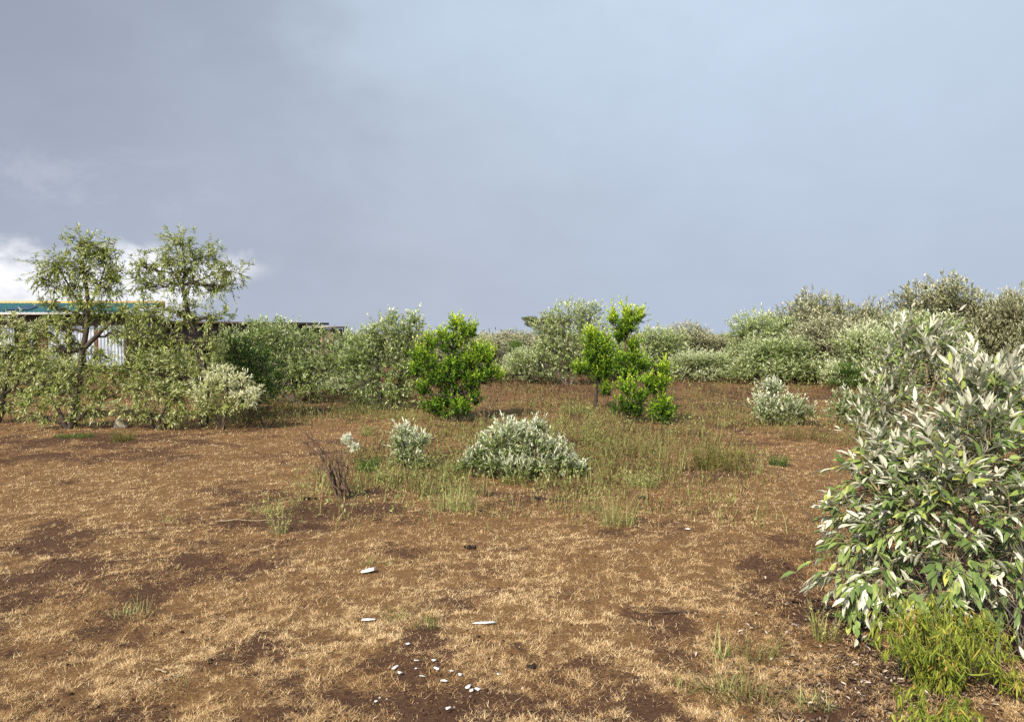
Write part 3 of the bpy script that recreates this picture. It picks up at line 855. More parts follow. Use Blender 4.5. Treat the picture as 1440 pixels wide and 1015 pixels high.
tuft('weed_tuft', 'reddish bushy weed behind the right end of the snowy mound', 802, 628, .4, .34, 120, (0., .35), 233, lean=30)
tuft('weed_tuft', 'green weed at the foot of the slender sapling with the lone trunk', 812, 582, .36, .7, 150, (.5, .85), 234, weedy=500)
tuft('weed_tuft', 'upright green weed in the grass right of the round green shrub', 970, 612, .36, .3, 90, (.1, .5), 235, weedy=300)
tuft('weed_tuft', 'dark leafy weed in front of the two green shrubs', 830, 622, .34, .6, 160, (.35, .8), 236, weedy=500)
tuft('weed_tuft', 'grey-green grass clump filling the middle of the weedy strip', 880, 640, .4, .7, 220, (.3, .7), 237, weedy=300)
tuft('weed_tuft', 'green fringe at the foot of the silver tipped bush, left of the bright green bush', 560, 590, .4, 1.1, 260, (.45, .8), 238)
tuft('weed_tuft', 'tall green grass fringe under the left side of the silver tipped bush', 500, 582, .45, 1.0, 240, (.4, .8), 239)
tuft('weed_tuft', 'leafy green weed in the open dry grass above the small white shrub', 515, 612, .26, .22, 60, (.45, .85), 240, weedy=200)


# ------------------------------------------------------------------ dead shrub, bare twig, sticks
def dead_shrub(name, label, px, py, tips, seed, r0=.014, side=5):
    r = np.random.default_rng(seed)
    D = gd(py)
    bx = gx(px, D)
    t = MB()
    for (tx, ty, dy) in tips:
        e = np.array([gx(tx, D) - bx, dy, gz(ty, D)])
        s = np.array([r.normal() * .03, r.normal() * .03, -.02])
        p = curve(s, e, 8, .022, r, np.array([0.03, 0, .04]))
        tubes(t, p[None], np.linspace(r0, .003, 8)[None], 5, .5)
        for k in range(side):
            i = r.integers(2, 7)
            ln = np.linalg.norm(e) * (.12 + .25 * r.random())
            d = unit(unit(e) + r.normal(size=3) * .42)
            q = curve(p[i], p[i] + d * ln, 5, .04, r)
            tubes(t, q[None], np.linspace(.0045, .0016, 5)[None], 4, .5)
            for m in range(2):
                j = r.integers(1, 4)
                d2 = unit(d + r.normal(size=3) * .5)
                q2 = curve(q[j], q[j] + d2 * ln * .45, 4, .05, r)
                tubes(t, q2[None], np.linspace(.0025, .0012, 4)[None], 3, .5)
    o = t.obj(name, M['deadwood'], loc=(bx, D, float(full_h(np.array(bx), np.array(D)))))
    return tag(o, label, 'dead shrub')


dead_shrub('dead_shrub', 'leafless brown dead shrub leaning left on the straw, left of the white leaved shrubs', 478, 702,
           [(420, 602, .1), (432, 615, -.05), (445, 628, .1), (455, 622, -.1), (462, 640, .08), (472, 640, -.05), (485, 655, .05), (450, 650, 0), (482, 668, -.1), (440, 655, .05), (470, 625, .15)], 301)
dead_shrub('dead_shrub', 'single bare forked twig standing in the brown grass behind the snowy mound', 681, 596, [(690, 548, .1), (678, 562, -.1), (705, 540, 0), (665, 575, 0)], 302, .02, 3)


def stick(name, label, p0, p1, rad, seed, mat, cat='stick', lift=.01):
    r = np.random.default_rng(seed)
    D = gd(p0[1])
    D1 = gd(p1[1])
    a = np.array([gx(p0[0], D), D, 0.])
    b = np.array([gx(p1[0], D1), D1, 0.])
    m = (a + b) / 2
    a[2] = full_h(a[0], a[1])
    b[2] = full_h(b[0], b[1])
    p = curve(a, b, 7, .012, r) + np.array([0, 0, lift])
    t = MB()
    tubes(t, (p - m)[None], np.linspace(rad, rad * .6, 7)[None], 6, .5)
    return tag(t.obj(name, M[mat], loc=m), label, cat)


stick('stick', 'short pale stalk lying in the straw near the bottom left', (212, 947), (228, 957), .006, 311, 'tanstem', lift=.018)
stick('stick', 'long thin straw stalk lying across bare soil left of the stemmed weed', (300, 738), (384, 737), .005, 312, 'tanstem', lift=.018)
stick('stick', 'dark twig lying on the ground at centre right, below the white speck', (922, 872), (985, 866), .005, 313, 'deadwood', lift=.016)
stick('stick', 'thin bent brown stalk lying near the bottom right among the tufts', (1060, 990), (1090, 1012), .004, 314, 'tanstem', lift=.02)


# ------------------------------------------------------------------ white scraps, dung, stone, leaf litter
def scrap(label, px, py, wpx, hpx, rot, seed, thick=.006, name='white_scrap', flat=True):
    """a torn piece of white packing foam: bevelled slab with a ragged rim"""
    r = np.random.default_rng(seed)
    D = gd(py)
    w = wpx / F * D
    h = max(hpx / F * D * 1.7, .006) if flat else max(hpx / F * D, .01)
    k = 8
    a = np.arange(k) / k * 6.2832
    sq = 1 / np.maximum(np.abs(np.cos(a)), np.abs(np.sin(a))) ** .75
    rad = sq * (.72 + .42 * r.random(k)) * .5
    x, y = np.cos(a) * rad * w, np.sin(a) * rad * h
    c, s = math.cos(rot), math.sin(rot)
    x, y = c * x - s * y, s * x + c * y
    tz = thick * .5 * (.4 + 1.1 * r.random(k))
    tilt = (r.random() - .5) * .3
    inner = .82
    rings = [(x, y, np.zeros(k)), (x * 1.02, y * 1.02, tz * .5), (x * inner, y * inner, tz)]
    v = np.concatenate([np.stack(q, 1) for q in rings] + [np.array([[0, 0, tz.mean() * 1.02], [0, 0, 0]])])
    v[:, 2] += v[:, 0] * tilt
    i = np.arange(k)
    j = (i + 1) % k
    q = np.concatenate([np.stack([i, j, j + k, i + k], 1), np.stack([i + k, j + k, j + 2 * k, i + 2 * k], 1)])
    tr = np.concatenate([np.stack([i + 2 * k, j + 2 * k, np.full(k, 3 * k)], 1), np.stack([j, i, np.full(k, 3 * k + 1)], 1)])
    t = MB()
    t.add(v, q, tr, .5)
    bx = gx(px, D)
    o = t.obj(name, M['foam'], loc=(bx, D, float(full_h(np.array(bx), np.array(D))) + .013))
    return tag(o, label, 'litter', 'white scraps scattered on the dry grass')


M['foam'] = solid_mat('white foam', (.46, .45, .42), (.72, .71, .68), 45, .7, .25, .3)
SCR = [('largest white scrap, a ragged slab lying in the straw left of centre', 515, 807, 23, 7, .12, .03),
       ('white strip below the largest scrap, slightly tilted', 516, 876, 19, 2.6, .18, .012),
       ('longest white strip, lying level right of the green blades', 681, 880, 34, 2.4, .02, .014),
       ('small white chip directly above the bottom cluster, left and topmost', 572, 911, 7, 2.5, .8, .008),
       ('white chip above the bare soil, upper right of the cluster', 609, 933, 7, 3.2, .7, .01),
       ('very thin white sliver in the straw left of that upper right chip', 584, 934, 8, 1., .05, .004),
       ('slanting white stick, leftmost of the bottom cluster', 554, 946, 5, 7, -.5, .009),
       ('white chip touching the right end of the slanting stick', 560, 954, 7, 3, .5, .009),
       ('tiny white crumb in the middle of the bottom cluster', 583, 945, 3.5, 1.6, 0, .006),
       ('white stick slanting down to the right in the centre of the cluster', 612, 950, 11, 3, -.6, .009),
       ('short flat white sliver right of the cluster centre', 634, 949, 7, 1.4, .1, .005),
       ('faint white sliver on bare soil, lower left of the cluster centre', 592, 958, 9, 1.1, -.05, .004),
       ('blocky white chip right of the cluster above the group of three', 646, 956, 6, 3.4, .6, .011),
       ('boat shaped white strip at the lower middle of the cluster', 624, 967, 11, 2., -.08, .01),
       ('largest of three white lumps lying close together at bottom centre', 658, 974, 6, 7, -.3, .016),
       ('middle of the three white lumps lying close together', 662, 979, 5, 3.4, .1, .014),
       ('right one of the three white lumps lying close together', 671, 980, 7, 4.4, .8, .013),
       ('isolated tiny white crumb far right of the bottom cluster', 700, 959, 4, 1.7, 0, .006),
       ('white crumb on the dark soil at bottom left of the cluster', 526, 999, 5, 1.8, .5, .006),
       ('smallest white speck just above the crumb at bottom left', 531, 992, 3, 1.2, 0, .005),
       ('white chip nearest the bottom edge of the photo', 629, 1011, 8, 3, .6, .01),
       ('lone white speck far off on the path, right of the straw-topped tuft', 969, 749, 8, 1.6, -.3, .012),
       ('pale scrap by itself in the straw before the small white shrub', 572, 677, 5, 1.2, .1, .01)]
for i, (lb, px, py, w, h, rot, th) in enumerate(SCR):
    scrap(lb, px, py, w, h, rot, 400 + i, th)

M['dung'] = solid_mat('dry dung', (.014, .01, .008), (.05, .035, .025), 40, .95, .8, .1)
M['stone'] = solid_mat('pale stone', (.19, .15, .12), (.34, .28, .23), 12, .9, .5, .2)


def lump(name, label, cat, px, py, w, h, seed, mat, parts=16):
    r = np.random.default_rng(seed)
    D = gd(py)
    bx = gx(px, D)
    t = MB()
    for k in range(parts):
        u, v = np.meshgrid(np.linspace(0, 2 * np.pi, 15)[:-1], np.linspace(0, np.pi, 8))
        s = (1. if parts == 1 else .13 + .26 * r.random() ** 1.5)
        d = np.stack([np.cos(u) * np.sin(v), np.sin(u) * np.sin(v), np.cos(v)], -1)
        ph = r.random(6) * 6
        rad = 1 + .14 * np.sin(d[..., 0] * 4 + ph[0]) + .12 * np.sin(d[..., 1] * 5 + ph[1]) + .1 * np.sin(d[..., 2] * 6 + d[..., 0] * 3 + ph[2])
        p = d * rad[..., None] * np.array([w * .5, w * .4, h]) * s
        if parts > 1:
            p = p * np.array([1, 1, 1.6]) + np.array([r.normal() * w * .19, r.normal() * w * .15, -.006])
        n = 14
        i = np.arange(7)[:, None] * n + np.arange(n)[None]
        j = np.arange(7)[:, None] * n + (np.arange(n)[None] + 1) % n
        q = np.stack([i, i + n, j + n, j], -1).reshape(-1, 4)
        t.add(p, q, None, .5)
    return tag(t.obj(name, M[mat], loc=(bx, D, float(full_h(np.array(bx), np.array(D))) + .012), smooth=True), label, cat)


lump('stone', 'pale rounded stone at the edge of the bushes on the left', 'stone', 167, 602, .24, .13, 451, 'stone', 1)
lump('dung_pile', 'dark dung pile in front of the snowy mound, right side, left of its twin', 'dung', 757, 704, .16, .035, 452, 'dung')
lump('dung_pile', 'smaller dark dung pile right beside the one before the snowy mound', 'dung', 778, 706, .12, .03, 453, 'dung')
lump('dung_pile', 'dark dung pile left of the pair, below the front tuft of the mound', 'dung', 672, 724, .12, .03, 454, 'dung')
lump('dung_pile', 'dark dung crumbs alone on the straw at the centre of the photo', 'dung', 662, 777, .10, .03, 455, 'dung')
lump('dung_pile', 'small dark clod at the bottom right of the white scraps', 'dung', 747, 945, .045, .022, 461, 'dung', 16)
lump('dung_pile', 'dark clod lying left of the base of the dead shrub', 'dung', 432, 702, .14, .03, 457, 'dung', 10)
lump('dung_pile', 'dark clod near the straw-topped tuft, to its right', 'dung', 905, 702, .18, .03, 458, 'dung', 12)


def build_litter():
    r = np.random.default_rng(15)
    mb = MB()
    n = 2400
    px = 1230 + 120 * r.normal(size=n)
    py = 930 + 75 * r.normal(size=n)
    ok = (py > 780) & (py < 1080) & (px > 930 + (1015 - py) * .35)
    px, py = px[ok], py[ok]
    D = gd(py)
    x = gx(px, D)
    n = len(x)
    pos = np.stack([x, D, full_h(x, D) + .008 + .012 * r.random(n)], 1)
    d = np.concatenate([r.normal(size=(n, 2)), .12 * r.normal(size=(n, 1))], 1)
    leaves(mb, pos, d, .030 * (.4 + .9 * r.random(n)), .011 * (.6 + .8 * r.random(n)), r, np.clip(r.random(n) ** 2.2, 0, 1), 'lance', .4, (.3 * r.normal(size=n))[:, None])
    tag(mb.obj('leaf_litter', M['litter']), 'brown and grey fallen leaves lying on dark soil by the near bush', 'leaf litter', kind='stuff')
    # bare twigs inside the near bush
    tw = MB()
    m = 260
    a = r.random(m) * 6.283
    rad = 1.0 * np.sqrt(r.random(m))
    s = np.stack([2.95 + rad * np.cos(a) * .9, 4.35 + rad * np.sin(a) * .9, np.full(m, .0)], 1)
    e = s + np.stack([r.normal(size=m) * .28, r.normal(size=m) * .28, .35 + .5 * r.random(m)], 1)
    t = np.linspace(0, 1, 5)[None, :, None]
    P = s[:, None] * (1 - t) + e[:, None] * t + r.normal(size=(m, 5, 3)) * .02
    P = P - np.array([2.75, 4.25, 0])
    tubes(tw, P, np.broadcast_to(np.linspace(.005, .002, 5), (m, 5)), 4, .5)
    b = [o for o in bpy.data.objects if o.get('label', '').startswith('huge near bush')][0]
    tw.obj('dead_twigs', M['greybark'], b, loc=(2.75 - b.location.x, 4.25 - b.location.y, 0))


build_litter()


def build_crumbs():
    r = np.random.default_rng(16)
    x, y = scatter(26000, 2.7, 13, 1.6, r)
    keep = r.random(len(x)) < np.clip(1.15 - straw_map(x, y), .12, 1) * np.clip((fbm(x * 3, y * 3, 171, 3) - .38) * 5, .05, 1)
    x, y = x[keep], y[keep]
    n = len(x)
    sz = .0035 + .009 * r.random(n) ** 4
    o = np.array([(1, 0, 0), (0, 1, 0), (-1, 0, 0), (0, -1, 0), (0, 0, .8), (0, 0, -.6)], float)
    v = o[None] * sz[:, None, None] * (.6 + .8 * r.random((n, 6, 1)))
    a = r.random(n) * 6.283
    c, s = np.cos(a)[:, None], np.sin(a)[:, None]
    v = np.stack([v[..., 0] * c - v[..., 1] * s, v[..., 0] * s + v[..., 1] * c, v[..., 2]], -1)
    v = v + np.stack([x, y, full_h(x, y) + sz * .3], 1)[:, None]
    f = np.array([(0, 1, 4), (1, 2, 4), (2, 3, 4), (3, 0, 4), (1, 0, 5), (2, 1, 5), (3, 2, 5), (0, 3, 5)])
    mb = MB()
    mb.add(v, None, (np.arange(n)[:, None, None] * 6 + f[None]).reshape(-1, 3), np.repeat(r.random(n), 6))
    tag(mb.obj('soil_crumbs', M['crumb']), 'brown soil crumbs and grit on the bare patches', 'soil crumbs', kind='stuff')


M['crumb'] = leaf_mat('soil crumb', ((0, (.03, .016, .01)), (.7, (.09, .05, .03)), (.93, (.16, .10, .065)), (1, (.36, .28, .21))), .0, .9, .1)
build_crumbs()

# ------------------------------------------------------------------ bushes of the thicket behind: six built, the rest copies
def proto(seed, leafmat, n_l, tint, n_leaf, leaf=(.115, .042), h=3., w=4., cat='bush', base=.0):
    r = np.random.default_rng(seed)
    lobes = []
    for k in range(n_l):
        a = r.random() * 6.283
        rr = math.sqrt(r.random()) * w * .36
        z = h * (.20 + .58 * r.random() * (1 - (rr / (w * .5)) ** 2))
        s = .15 + .12 * r.random()
        lobes.append((math.cos(a) * rr, math.sin(a) * rr * .8, z, w * s, w * s * .85, h * s * .95, n_leaf / n_l))
    lobes.append((0, 0, h * .75, w * .2, w * .2, h * .2, n_leaf / n_l * 1.2))
    for k in range(5):
        a = k * 1.257 + r.random() * .8
        lobes.append((math.cos(a) * w * .22, math.sin(a) * w * .2, h * (.56 + .14 * r.random()), w * .17, w * .16, h * .19, n_leaf / n_l * 1.1))
    for k in range(7):
        a = k * .9 + r.random() * .5
        lobes.append((math.cos(a) * w * .36, math.sin(a) * w * .34, h * (.17 + .08 * r.random()), w * .15, w * .15, h * .17, n_leaf / n_l * .9))
    ml, mw = MB(), MB()
    trunks = []
    for k in range(5):
        a = k * 1.2566 + r.random()
        p = curve(np.array([math.cos(a) * .1, math.sin(a) * .1, -.03]), np.array([math.cos(a) * w * .2, math.sin(a) * w * .18, h * (.45 + .2 * r.random())]), 6, .05, r)
        trunks.append((p, .05, .02))
    plant(ml, mw, lobes, trunks, r, leaf=leaf, twig=(.15, .5), per=10, tint=tint, tint_tip=.35, up=.55, limb_r=.035, sub=.45, shell=2.2, up_tint=.14, droop=.1)
    return ml.mesh('thicket foliage %d' % seed, leafmat), mw.mesh('thicket stems %d' % seed, M['bark'])


PRO = {'silver': proto(501, M['silver'], 9, (.25, .8), 900), 'silver2': proto(502, M['silver'], 11, (.3, .9), 900),
       'grey': proto(503, M['grey'], 10, (.2, .88), 950), 'grey2': proto(504, M['grey'], 8, (.3, .95), 900),
       'green': proto(505, M['dark'], 8, (.1, .9), 850), 'olive': proto(506, M['tree'], 9, (.1, .7), 560)}
BG = [  # label, px, D, width px, top row, kind, group
    ('pale tan-grey bush right of the bright green bush, behind the bare twig', 722, 34, 110, 462, 'grey2'),
    ('silvery low bush at the left foot of the large domed bush', 742, 27, 84, 486, 'silver2'),
    ('small dark green bush tucked between pale bushes left of the large dome', 727, 31, 30, 474, 'green'),
    ('rounded silver-grey bush right of the yellow-green tufted sapling', 928, 29, 92, 454, 'silver'),
    ('yellowish grey domed bush, the higher one next to the gap in the skyline', 968, 32, 84, 450, 'grey2'),
    ('low creamy bush in front of the domed one near the skyline gap', 985, 27, 90, 490, 'silver2'),
    ('low pale bush sitting under the gap in the skyline', 1018, 33, 76, 470, 'grey'),
    ('green-grey bush at the left end of the tall right thicket', 1072, 29, 92, 441, 'silver'),
    ('tall airy grey bush, first peak of the right thicket from the skyline gap', 1138, 29.5, 100, 415, 'grey'),
    ('broad grey bush below and right of the first peak of the right thicket', 1165, 27, 110, 447, 'grey2'),
    ('low sage bush with dark hollow beneath it, behind the compact white mound', 1098, 26, 110, 474, 'silver'),
    ('thin topped grey bush between the two peaks of the right thicket', 1228, 28, 90, 428, 'grey'),
    ('sage bush in front of the right thicket, left of the tall silver shoots', 1220, 23, 92, 456, 'silver2'),
    ('dark green leaved bush low behind the second white mound', 1192, 22.5, 34, 511, 'green'),
    ('highest bush of the right thicket, with a ragged top against the sky', 1328, 28, 130, 396, 'grey'),
    ('grey bush filling the thicket right of the highest one', 1390, 27, 100, 428, 'grey2'),
    ('dark topped bush at the right edge of the photo, behind the near bush', 1436, 26, 80, 412, 'grey'),
    ('grey-green bush half hidden behind the tall silver shoots', 1300, 24, 110, 440, 'silver'),
    ('olive bush low behind the right willowy tree, by the rusty shed', 240, 21, 120, 482, 'olive'),
    ('pale green bush behind the left willowy tree, in front of the corrugated sheets', 52, 21, 110, 484, 'olive'),
    ('olive bush under the left end of the brown shed roof, right of the right tree', 325, 23, 90, 462, 'olive'),
    ('silver-grey bush whose top meets the long brown roofline', 385, 24, 100, 455, 'silver2'),
    ('pale bush right behind the wooden privy', 488, 30, 90, 462, 'silver'),
    ('grey bush rising behind the silver tipped bush and the bright green one', 608, 31, 90, 462, 'grey'),
    ('low grey-green bush right of the privy, filling the gap before the silver tipped bush', 480, 21, 74, 492, 'silver2'),
    ('tan bush filling the space behind the bright green bush', 668, 30, 100, 470, 'grey2'),
    ('silvery bush behind the slender sapling, right flank of the large dome', 868, 28, 80, 466, 'silver2'),
]
rb = np.random.default_rng(77)
for lb, px, D, wpx, top, kind in BG:
    fol, stm = PRO[kind]
    bx = gx(px, D)
    t = thing('thicket_bush', lb, 'bush', (bx, D, float(ground_h(np.array(bx), np.array(D)))), 'bushes of the thicket at the back of the clearing')
    W = wpx / F * D * (1.5 if px > 1040 else 1.25)
    H = gz(top, D) * (1.14 if px > 1040 else 1.05)
    t.rotation_euler = (0, 0, rb.random() * 6.283)
    t.scale = (W / 4., W / 4., H / 3.)
    for nm, me in (('foliage', fol), ('stem', stm)):
        o = bpy.data.objects.new(nm, me)
        COL.objects.link(o)
        o.parent = t


def build_far():
    r = np.random.default_rng(21)
    mb = MB()
    for k in range(260):
        D = 38 + 150 * r.random() ** 1.4
        x = (r.random() * 2 - 1) * D * .8
        if x / D < -.26 and D < 60:
            continue
        h = 1.6 + .7 * r.random() + max(0, D - 60) * .002 + (1.0 if x / D > .33 else 0)
        w = 2.5 + 2.5 * r.random()
        n = int(700 * (45 / D) ** .9) + 90
        d = unit(r.normal(size=(n, 3)))
        d[:, 2] = np.abs(d[:, 2])
        q = r.random(n) ** .4 * (.8 + .3 * vnoise(d[:, 0] * 3 + k, d[:, 1] * 3, 5))
        p = np.array([x, D, 0]) + d * q[:, None] * np.array([w * .6, w * .6, h * .93])
        L = (.13 + .10 * r.random(n)) * (D / 40) ** .75
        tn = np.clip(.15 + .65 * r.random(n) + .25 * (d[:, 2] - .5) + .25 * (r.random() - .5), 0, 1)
        leaves(mb, p, unit(d + r.normal(size=(n, 3)) * .8 + np.array([0, 0, .4])), L, L * .42, r, tn, 'dia')
    tag(mb.obj('far_thicket', M['grey']), 'far-off low grey-green scrub that reads as one mass along the horizon', 'scrub', kind='stuff')


build_far()


def build_acacia(label, px, D, wpx, top, seed):
    r = np.random.default_rng(seed)
    bx = gx(px, D)
    W = wpx / F * D
    H = gz(top, D)
    t = thing('flat_topped_tree', label, 'tree', (bx, D, 0))
    ml, mw = MB(), MB()
    lobes = [(W * (r.random() - .5) * .8, W * (r.random() - .5) * .5, H * (.80 + .17 * r.random()), W * .2, W * .2, H * .035, 130) for k in range(9)]
    tr = [(curve(np.array([0, 0, 0.]), np.array([.1, 0, H * .6]), 6, .03, r), .14, .08)]
    plant(ml, mw, lobes, tr, r, leaf=(.22, .08), twig=(.2, .5), per=8, tint=(.0, .5), tint_tip=.1, up=.2, limb_r=.07, sub=.5)
    ml.obj('crown', M['grey'], t)
    mw.obj('trunk', M['bark'], t)


build_acacia('distant flat-topped tree showing over the bushes left of the large dome', 768, 95, 58, 447, 601)


# ------------------------------------------------------------------ sheds behind the left trees
M['tin'] = solid_mat('galvanised tin', (.30, .32, .36), (.60, .63, .68), 2.2, .42, .05, .5, .55)
M['rust'] = solid_mat('rusted tin', (.08, .028, .018), (.17, .07, .04), 5, .8, .2)
M['mud'] = solid_mat('brown plank wall', (.055, .035, .03), (.13, .085, .07), 3, .9, .3, .2, 0, (6, 6, .6))
M['roof_brown'] = solid_mat('weathered brown roof', (.06, .042, .036), (.14, .10, .085), 4, .8, .2)
M['teal'] = solid_mat('teal roof sheet', (.012, .075, .08), (.03, .13, .13), 3, .5, .1)
M['yellow'] = solid_mat('yellow board', (.34, .22, .07), (.48, .33, .14), 3, .7, .1)
M['fascia'] = solid_mat('pale fascia', (.26, .24, .21), (.38, .36, .32), 4, .7, .1)
M['post'] = solid_mat('timber post', (.12, .075, .045), (.26, .17, .10), 6, .85, .3, .2, 0, (8, 8, .8))
M['darkpost'] = solid_mat('dark timber post', (.03, .024, .02), (.08, .06, .05), 6, .9, .3)
M['plank'] = solid_mat('grey plank', (.07, .055, .035), (.19, .15, .10), 5, .9, .4, .2, 0, (12, 12, .7))


def corrugated(mb, x0, x1, p0, p1, pitch=.15, amp=.03, th=.004):
    """wavy sheet from x0..x1; p0,p1 = (y,z) of its two long edges"""
    n = max(6, int((x1 - x0) / pitch * 6))
    x = np.linspace(x0, x1, n)
    w = np.sin(x / pitch * 2 * np.pi) * amp
    d = np.array([p1[0] - p0[0], p1[1] - p0[1]])
    nn = np.array([-d[1], d[0]]) / np.linalg.norm(d)
    rows = []
    for off in (0, th):
        for p in (p0, p1):
            rows.append(np.stack([x, p[0] + nn[0] * (w + off), p[1] + nn[1] * (w + off)], 1))
    i = np.arange(n - 1)
    q = np.concatenate([np.stack([i, i + 1, i + 1 + n, i + n], 1), np.stack([i + 2 * n, i + 3 * n, i + 3 * n + 1, i + 2 * n + 1], 1)])
    mb.add(np.concatenate(rows), q, None, .5)


def build_sheds():
    D = 34.
    k = D / F
    cx = gx(60, D)
    t = thing('tin_shed', 'teal roofed shed clad in shiny corrugated sheets behind the left tree', 'shed', (cx, D, 0))
    X = lambda p: gx(p, D) - cx

    def part(name, mat, fn, parent=t):
        m = MB()
        fn(m)
        return m.obj(name, M[mat], parent)
    w = part('wall', 'mud', lambda m: m.box((X(-70), 0, 0), (X(186), 3.2, 2.52)))
    for a, b, zt, zb in ((-60, -12, 2.02, .35), (2, 22, 1.95, .4), (40, 50, 2.05, 1.2), (69, 97, 2.04, .3), (101, 118, 2.03, .3), (122, 134, 2.02, .3), (139, 178, 2.04, .25)):
        part('corrugated_sheet', 'tin', lambda m: corrugated(m, X(a), X(b), (-.05, zb), (-.06, zt)))
    part('rusty_sheet', 'rust', lambda m: corrugated(m, X(134.5), X(138.5), (-.05, .3), (-.05, 1.9)))
    part('rusty_sheet', 'rust', lambda m: corrugated(m, X(51), X(67), (-.05, .2), (-.05, 1.7)))
    for p, mt in ((99, 'post'), (179.5, 'darkpost'), (36, 'post'), (-5, 'post')):
        part('post', mt, lambda m: m.box((X(p) - .07, -.22, 0), (X(p) + .07, -.08, 2.1 if mt == 'post' else 1.75)))
    part('roof', 'teal', lambda m: corrugated(m, X(-76), X(189), (-.7, 2.62), (3.0, 3.16), .2, .02))
    part('fascia', 'fascia', lambda m: m.box((X(-76), -.76, 2.50), (X(189), -.715, 2.575)))
    part('ridge_board', 'yellow', lambda m: m.box((X(-76), 3.02, 2.95), (X(189), 3.1, 3.27)))
    # dark tarpaulin folded over the roof: a low ridge
    m = MB()
    m.add([(X(4), -.3, 2.735), (X(48), -.3, 2.735), (X(28), .9, 2.99), (X(28), 1.6, 3.02)], None, [(0, 1, 2), (0, 2, 3), (1, 3, 2)], .5)
    m.obj('tarpaulin', M['tarp'], t)

    # the low brown shed
    a = np.array([gx(176, 36.5), 36.5])
    b = np.array([gx(452, 43.), 43.])
    L = float(np.linalg.norm(b - a))
    t2 = thing('plank_shed', 'long low brown plank shed with a thin flat roof, right of the teal roof', 'shed', (a[0], a[1], 0))
    t2.rotation_euler = (0, 0, math.atan2(b[1] - a[1], b[0] - a[0]))
    part('wall', 'mud', lambda m: m.box((0, 0, 0), (L, 2.6, 2.16)), t2)
    part('roof', 'roof_brown', lambda m: m.box((-.25, -.45, 2.2), (L + .25, 3.0, 2.32)), t2)
    part('door', 'rust', lambda m: m.box((1.25, -.05, .1), (1.95, -.005, 1.75)), t2)
    for q in np.arange(.4, L, 1.6):
        part('post', 'darkpost', lambda m: m.box((q - .05, -.3, 0), (q + .05, -.2, 2.195)), t2)
    part('fascia', 'post', lambda m: m.box((-.25, -.48, 2.19), (L * .3, -.455, 2.33)), t2)

    # wooden privy
    D = 25.
    cx = gx(454, D)
    zt = gz(460, D)
    t3 = thing('wooden_privy', 'small weathered wooden privy with a flat overhanging roof among the bushes', 'hut', (cx, D, 0))
    t3.rotation_euler = (0, 0, math.radians(-14))
    for i in range(5):
        x0 = .0 + i * .066
        part('plank', 'plank', lambda m: m.box((x0 + .004, -.01 + .006 * (i % 2), .05), (x0 + .062, .02 + .006 * (i % 2), zt - .06 - .01 * (i % 3))), t3)
    part('side_wall', 'plank', lambda m: m.box((.31, .03, .05), (.335, .72, zt - .05)), t3)
    part('back_wall', 'plank', lambda m: m.box((-.33, .70, .05), (.305, .725, zt - .05)), t3)
    for x0, y0 in ((-.36, -.03), (-.03, -.045), (.33, -.03), (-.36, .73), (.345, .73)):
        part('post', 'post', lambda m: m.box((x0, y0, 0), (x0 + .045, y0 + .03 if y0 < 0 else y0 + .045, zt - .04)), t3)
    part('roof', 'roof_plank', lambda m: m.box((-.46, -.2, zt - .03), (.42, .9, zt + .03)), t3)


M['tarp'] = solid_mat('dark tarpaulin', (.015, .04, .075), (.03, .07, .11), 5, .6, .2)
M['roof_plank'] = solid_mat('grey board roof', (.16, .14, .11), (.30, .26, .2), 5, .9, .3)
build_sheds()

# ------------------------------------------------------------------ sky, sun, camera
SUN = np.array([-.40, -.70, .64])
SUN /= np.linalg.norm(SUN)
w = bpy.data.worlds.new('World')
S.world = w
w.use_nodes = True
nt = w.node_tree
nt.nodes.clear()
out = nt.nodes.new('ShaderNodeOutputWorld')
sky = nt.nodes.new('ShaderNodeTexSky')
sky.sky_type = 'NISHITA'
sky.sun_disc = False
sky.sun_elevation = math.asin(SUN[2])
sky.sun_rotation = math.atan2(SUN[0], SUN[1])
bg1 = nt.nodes.new('ShaderNodeBackground')
nt.links.new(sky.outputs[0], bg1.inputs[0])
bg1.inputs[1].default_value = .15
tc = nt.nodes.new('ShaderNodeTexCoord').outputs['Generated']
sep = nt.nodes.new('ShaderNodeSeparateXYZ')
nt.links.new(tc, sep.inputs[0])
x, y, z = sep.outputs


def maprange(v, a, b, c=0., d=1., smooth=True):
    n = nt.nodes.new('ShaderNodeMapRange')
    n.interpolation_type = 'SMOOTHSTEP' if smooth else 'LINEAR'
    n.inputs['From Min'].default_value = a
    n.inputs['From Max'].default_value = b
    n.inputs['To Min'].default_value = c
    n.inputs['To Max'].default_value = d
    nt.links.new(v, n.inputs['Value'])
    return n.outputs[0]


mp = nt.nodes.new('ShaderNodeMapping')
mp.inputs['Scale'].default_value = (1, 1, 1.8)
nt.links.new(tc, mp.inputs[0])
n1 = noise(nt, 2.3, 4, mp.outputs[0], .5, .3)
n2 = noise(nt, 7., 7, mp.outputs[0], .62, .5)
n3 = noise(nt, 16., 7, mp.outputs[0], .6, .2)
c1 = math_(nt, 'SUBTRACT', n1, .5)
c2 = math_(nt, 'SUBTRACT', n2, .5)
c3 = math_(nt, 'SUBTRACT', n3, .5)
xa = math_(nt, 'ADD', x, math_(nt, 'ADD', math_(nt, 'MULTIPLY', c1, .35), math_(nt, 'MULTIPLY', c2, .10)))
ax = maprange(xa, -.62, .30)
tz = maprange(z, .02, .42)
low = ramp(nt, ((0, (.35, .395, .485)), (.55, (.405, .452, .545)), (1, (.41, .475, .59))), ax)
top = ramp(nt, ((0, (.275, .312, .395)), (.36, (.33, .385, .475)), (.54, (.415, .495, .60)), (1, (.485, .58, .705))), ax)
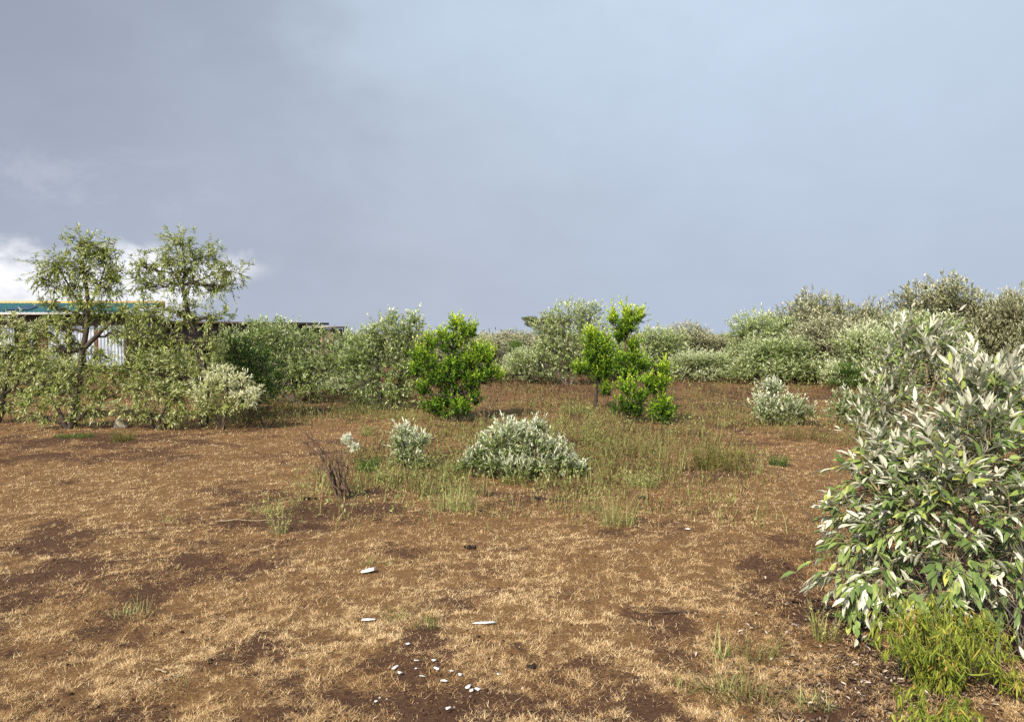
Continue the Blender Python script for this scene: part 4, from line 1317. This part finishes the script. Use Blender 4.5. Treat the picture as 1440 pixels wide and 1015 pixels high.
c = mixc(nt, tz, low, top)
var = math_(nt, 'ADD', 1., math_(nt, 'ADD', math_(nt, 'MULTIPLY', c1, .16), math_(nt, 'MULTIPLY', c2, .13)))
comb = nt.nodes.new('ShaderNodeCombineXYZ')
for i in range(3):
    nt.links.new(var, comb.inputs[i])
c = mixc(nt, 1., c, comb.outputs[0], 'MULTIPLY')
# sunlit cumulus low on the left
topz = math_(nt, 'ADD', .104, math_(nt, 'ADD', math_(nt, 'MULTIPLY', c2, .10), math_(nt, 'MULTIPLY', c3, .06)))
edge = maprange(math_(nt, 'SUBTRACT', topz, z), -.012, .03)
botz = maprange(math_(nt, 'SUBTRACT', z, maprange(x, -.45, -.30, .0, .075)), -.01, .02)
rt = maprange(math_(nt, 'ADD', x, math_(nt, 'MULTIPLY', c2, .08)), -.28, -.345)
lf = maprange(x, -.95, -.7)
mask = math_(nt, 'MULTIPLY', math_(nt, 'MULTIPLY', edge, botz), math_(nt, 'MULTIPLY', rt, lf))
mask = math_(nt, 'MULTIPLY', mask, math_(nt, 'ADD', .78, math_(nt, 'MULTIPLY', c3, 1.6)), True)
c = mixc(nt, mask, c, (.93, .93, .95))
# wisps above the cumulus
wz = math_(nt, 'MULTIPLY', maprange(z, .10, .15), maprange(z, .24, .17))
wm = math_(nt, 'MULTIPLY', math_(nt, 'MULTIPLY', wz, maprange(x, -.30, -.48)), maprange(n2, .48, .70), True)
c = mixc(nt, math_(nt, 'MULTIPLY', wm, .22), c, (.62, .64, .72))
bg2 = nt.nodes.new('ShaderNodeBackground')
nt.links.new(c, bg2.inputs[0])
bg2.inputs[1].default_value = .70
mx = nt.nodes.new('ShaderNodeMixShader')
nt.links.new(maprange(y, -.35, .15), mx.inputs[0])
nt.links.new(bg1.outputs[0], mx.inputs[1])
nt.links.new(bg2.outputs[0], mx.inputs[2])
nt.links.new(mx.outputs[0], out.inputs[0])

from mathutils import Vector
sl = bpy.data.lights.new('sun', 'SUN')
sl.energy = 4.3
sl.angle = math.radians(.6)
sl.color = (1., .91, .76)
so = bpy.data.objects.new('sun', sl)
COL.objects.link(so)
so.rotation_euler = Vector(SUN).to_track_quat('Z', 'Y').to_euler()

cam = bpy.data.cameras.new('camera')
cam.sensor_width = 36
cam.lens = 36 * F / 1440
cam.clip_start = .05
cam.clip_end = 9000
co = bpy.data.objects.new('camera', cam)
COL.objects.link(co)
co.location = (0, 0, CAM_H)
co.rotation_euler = (math.pi / 2 - math.atan((507.5 - HOR) / F), 0, 0)
S.camera = co
S.view_settings.view_transform = 'Standard'
S.view_settings.look = 'None'
S.view_settings.exposure = .76
S.cycles.max_bounces = 6
S.cycles.transparent_max_bounces = 4
S.cycles.use_denoising = False
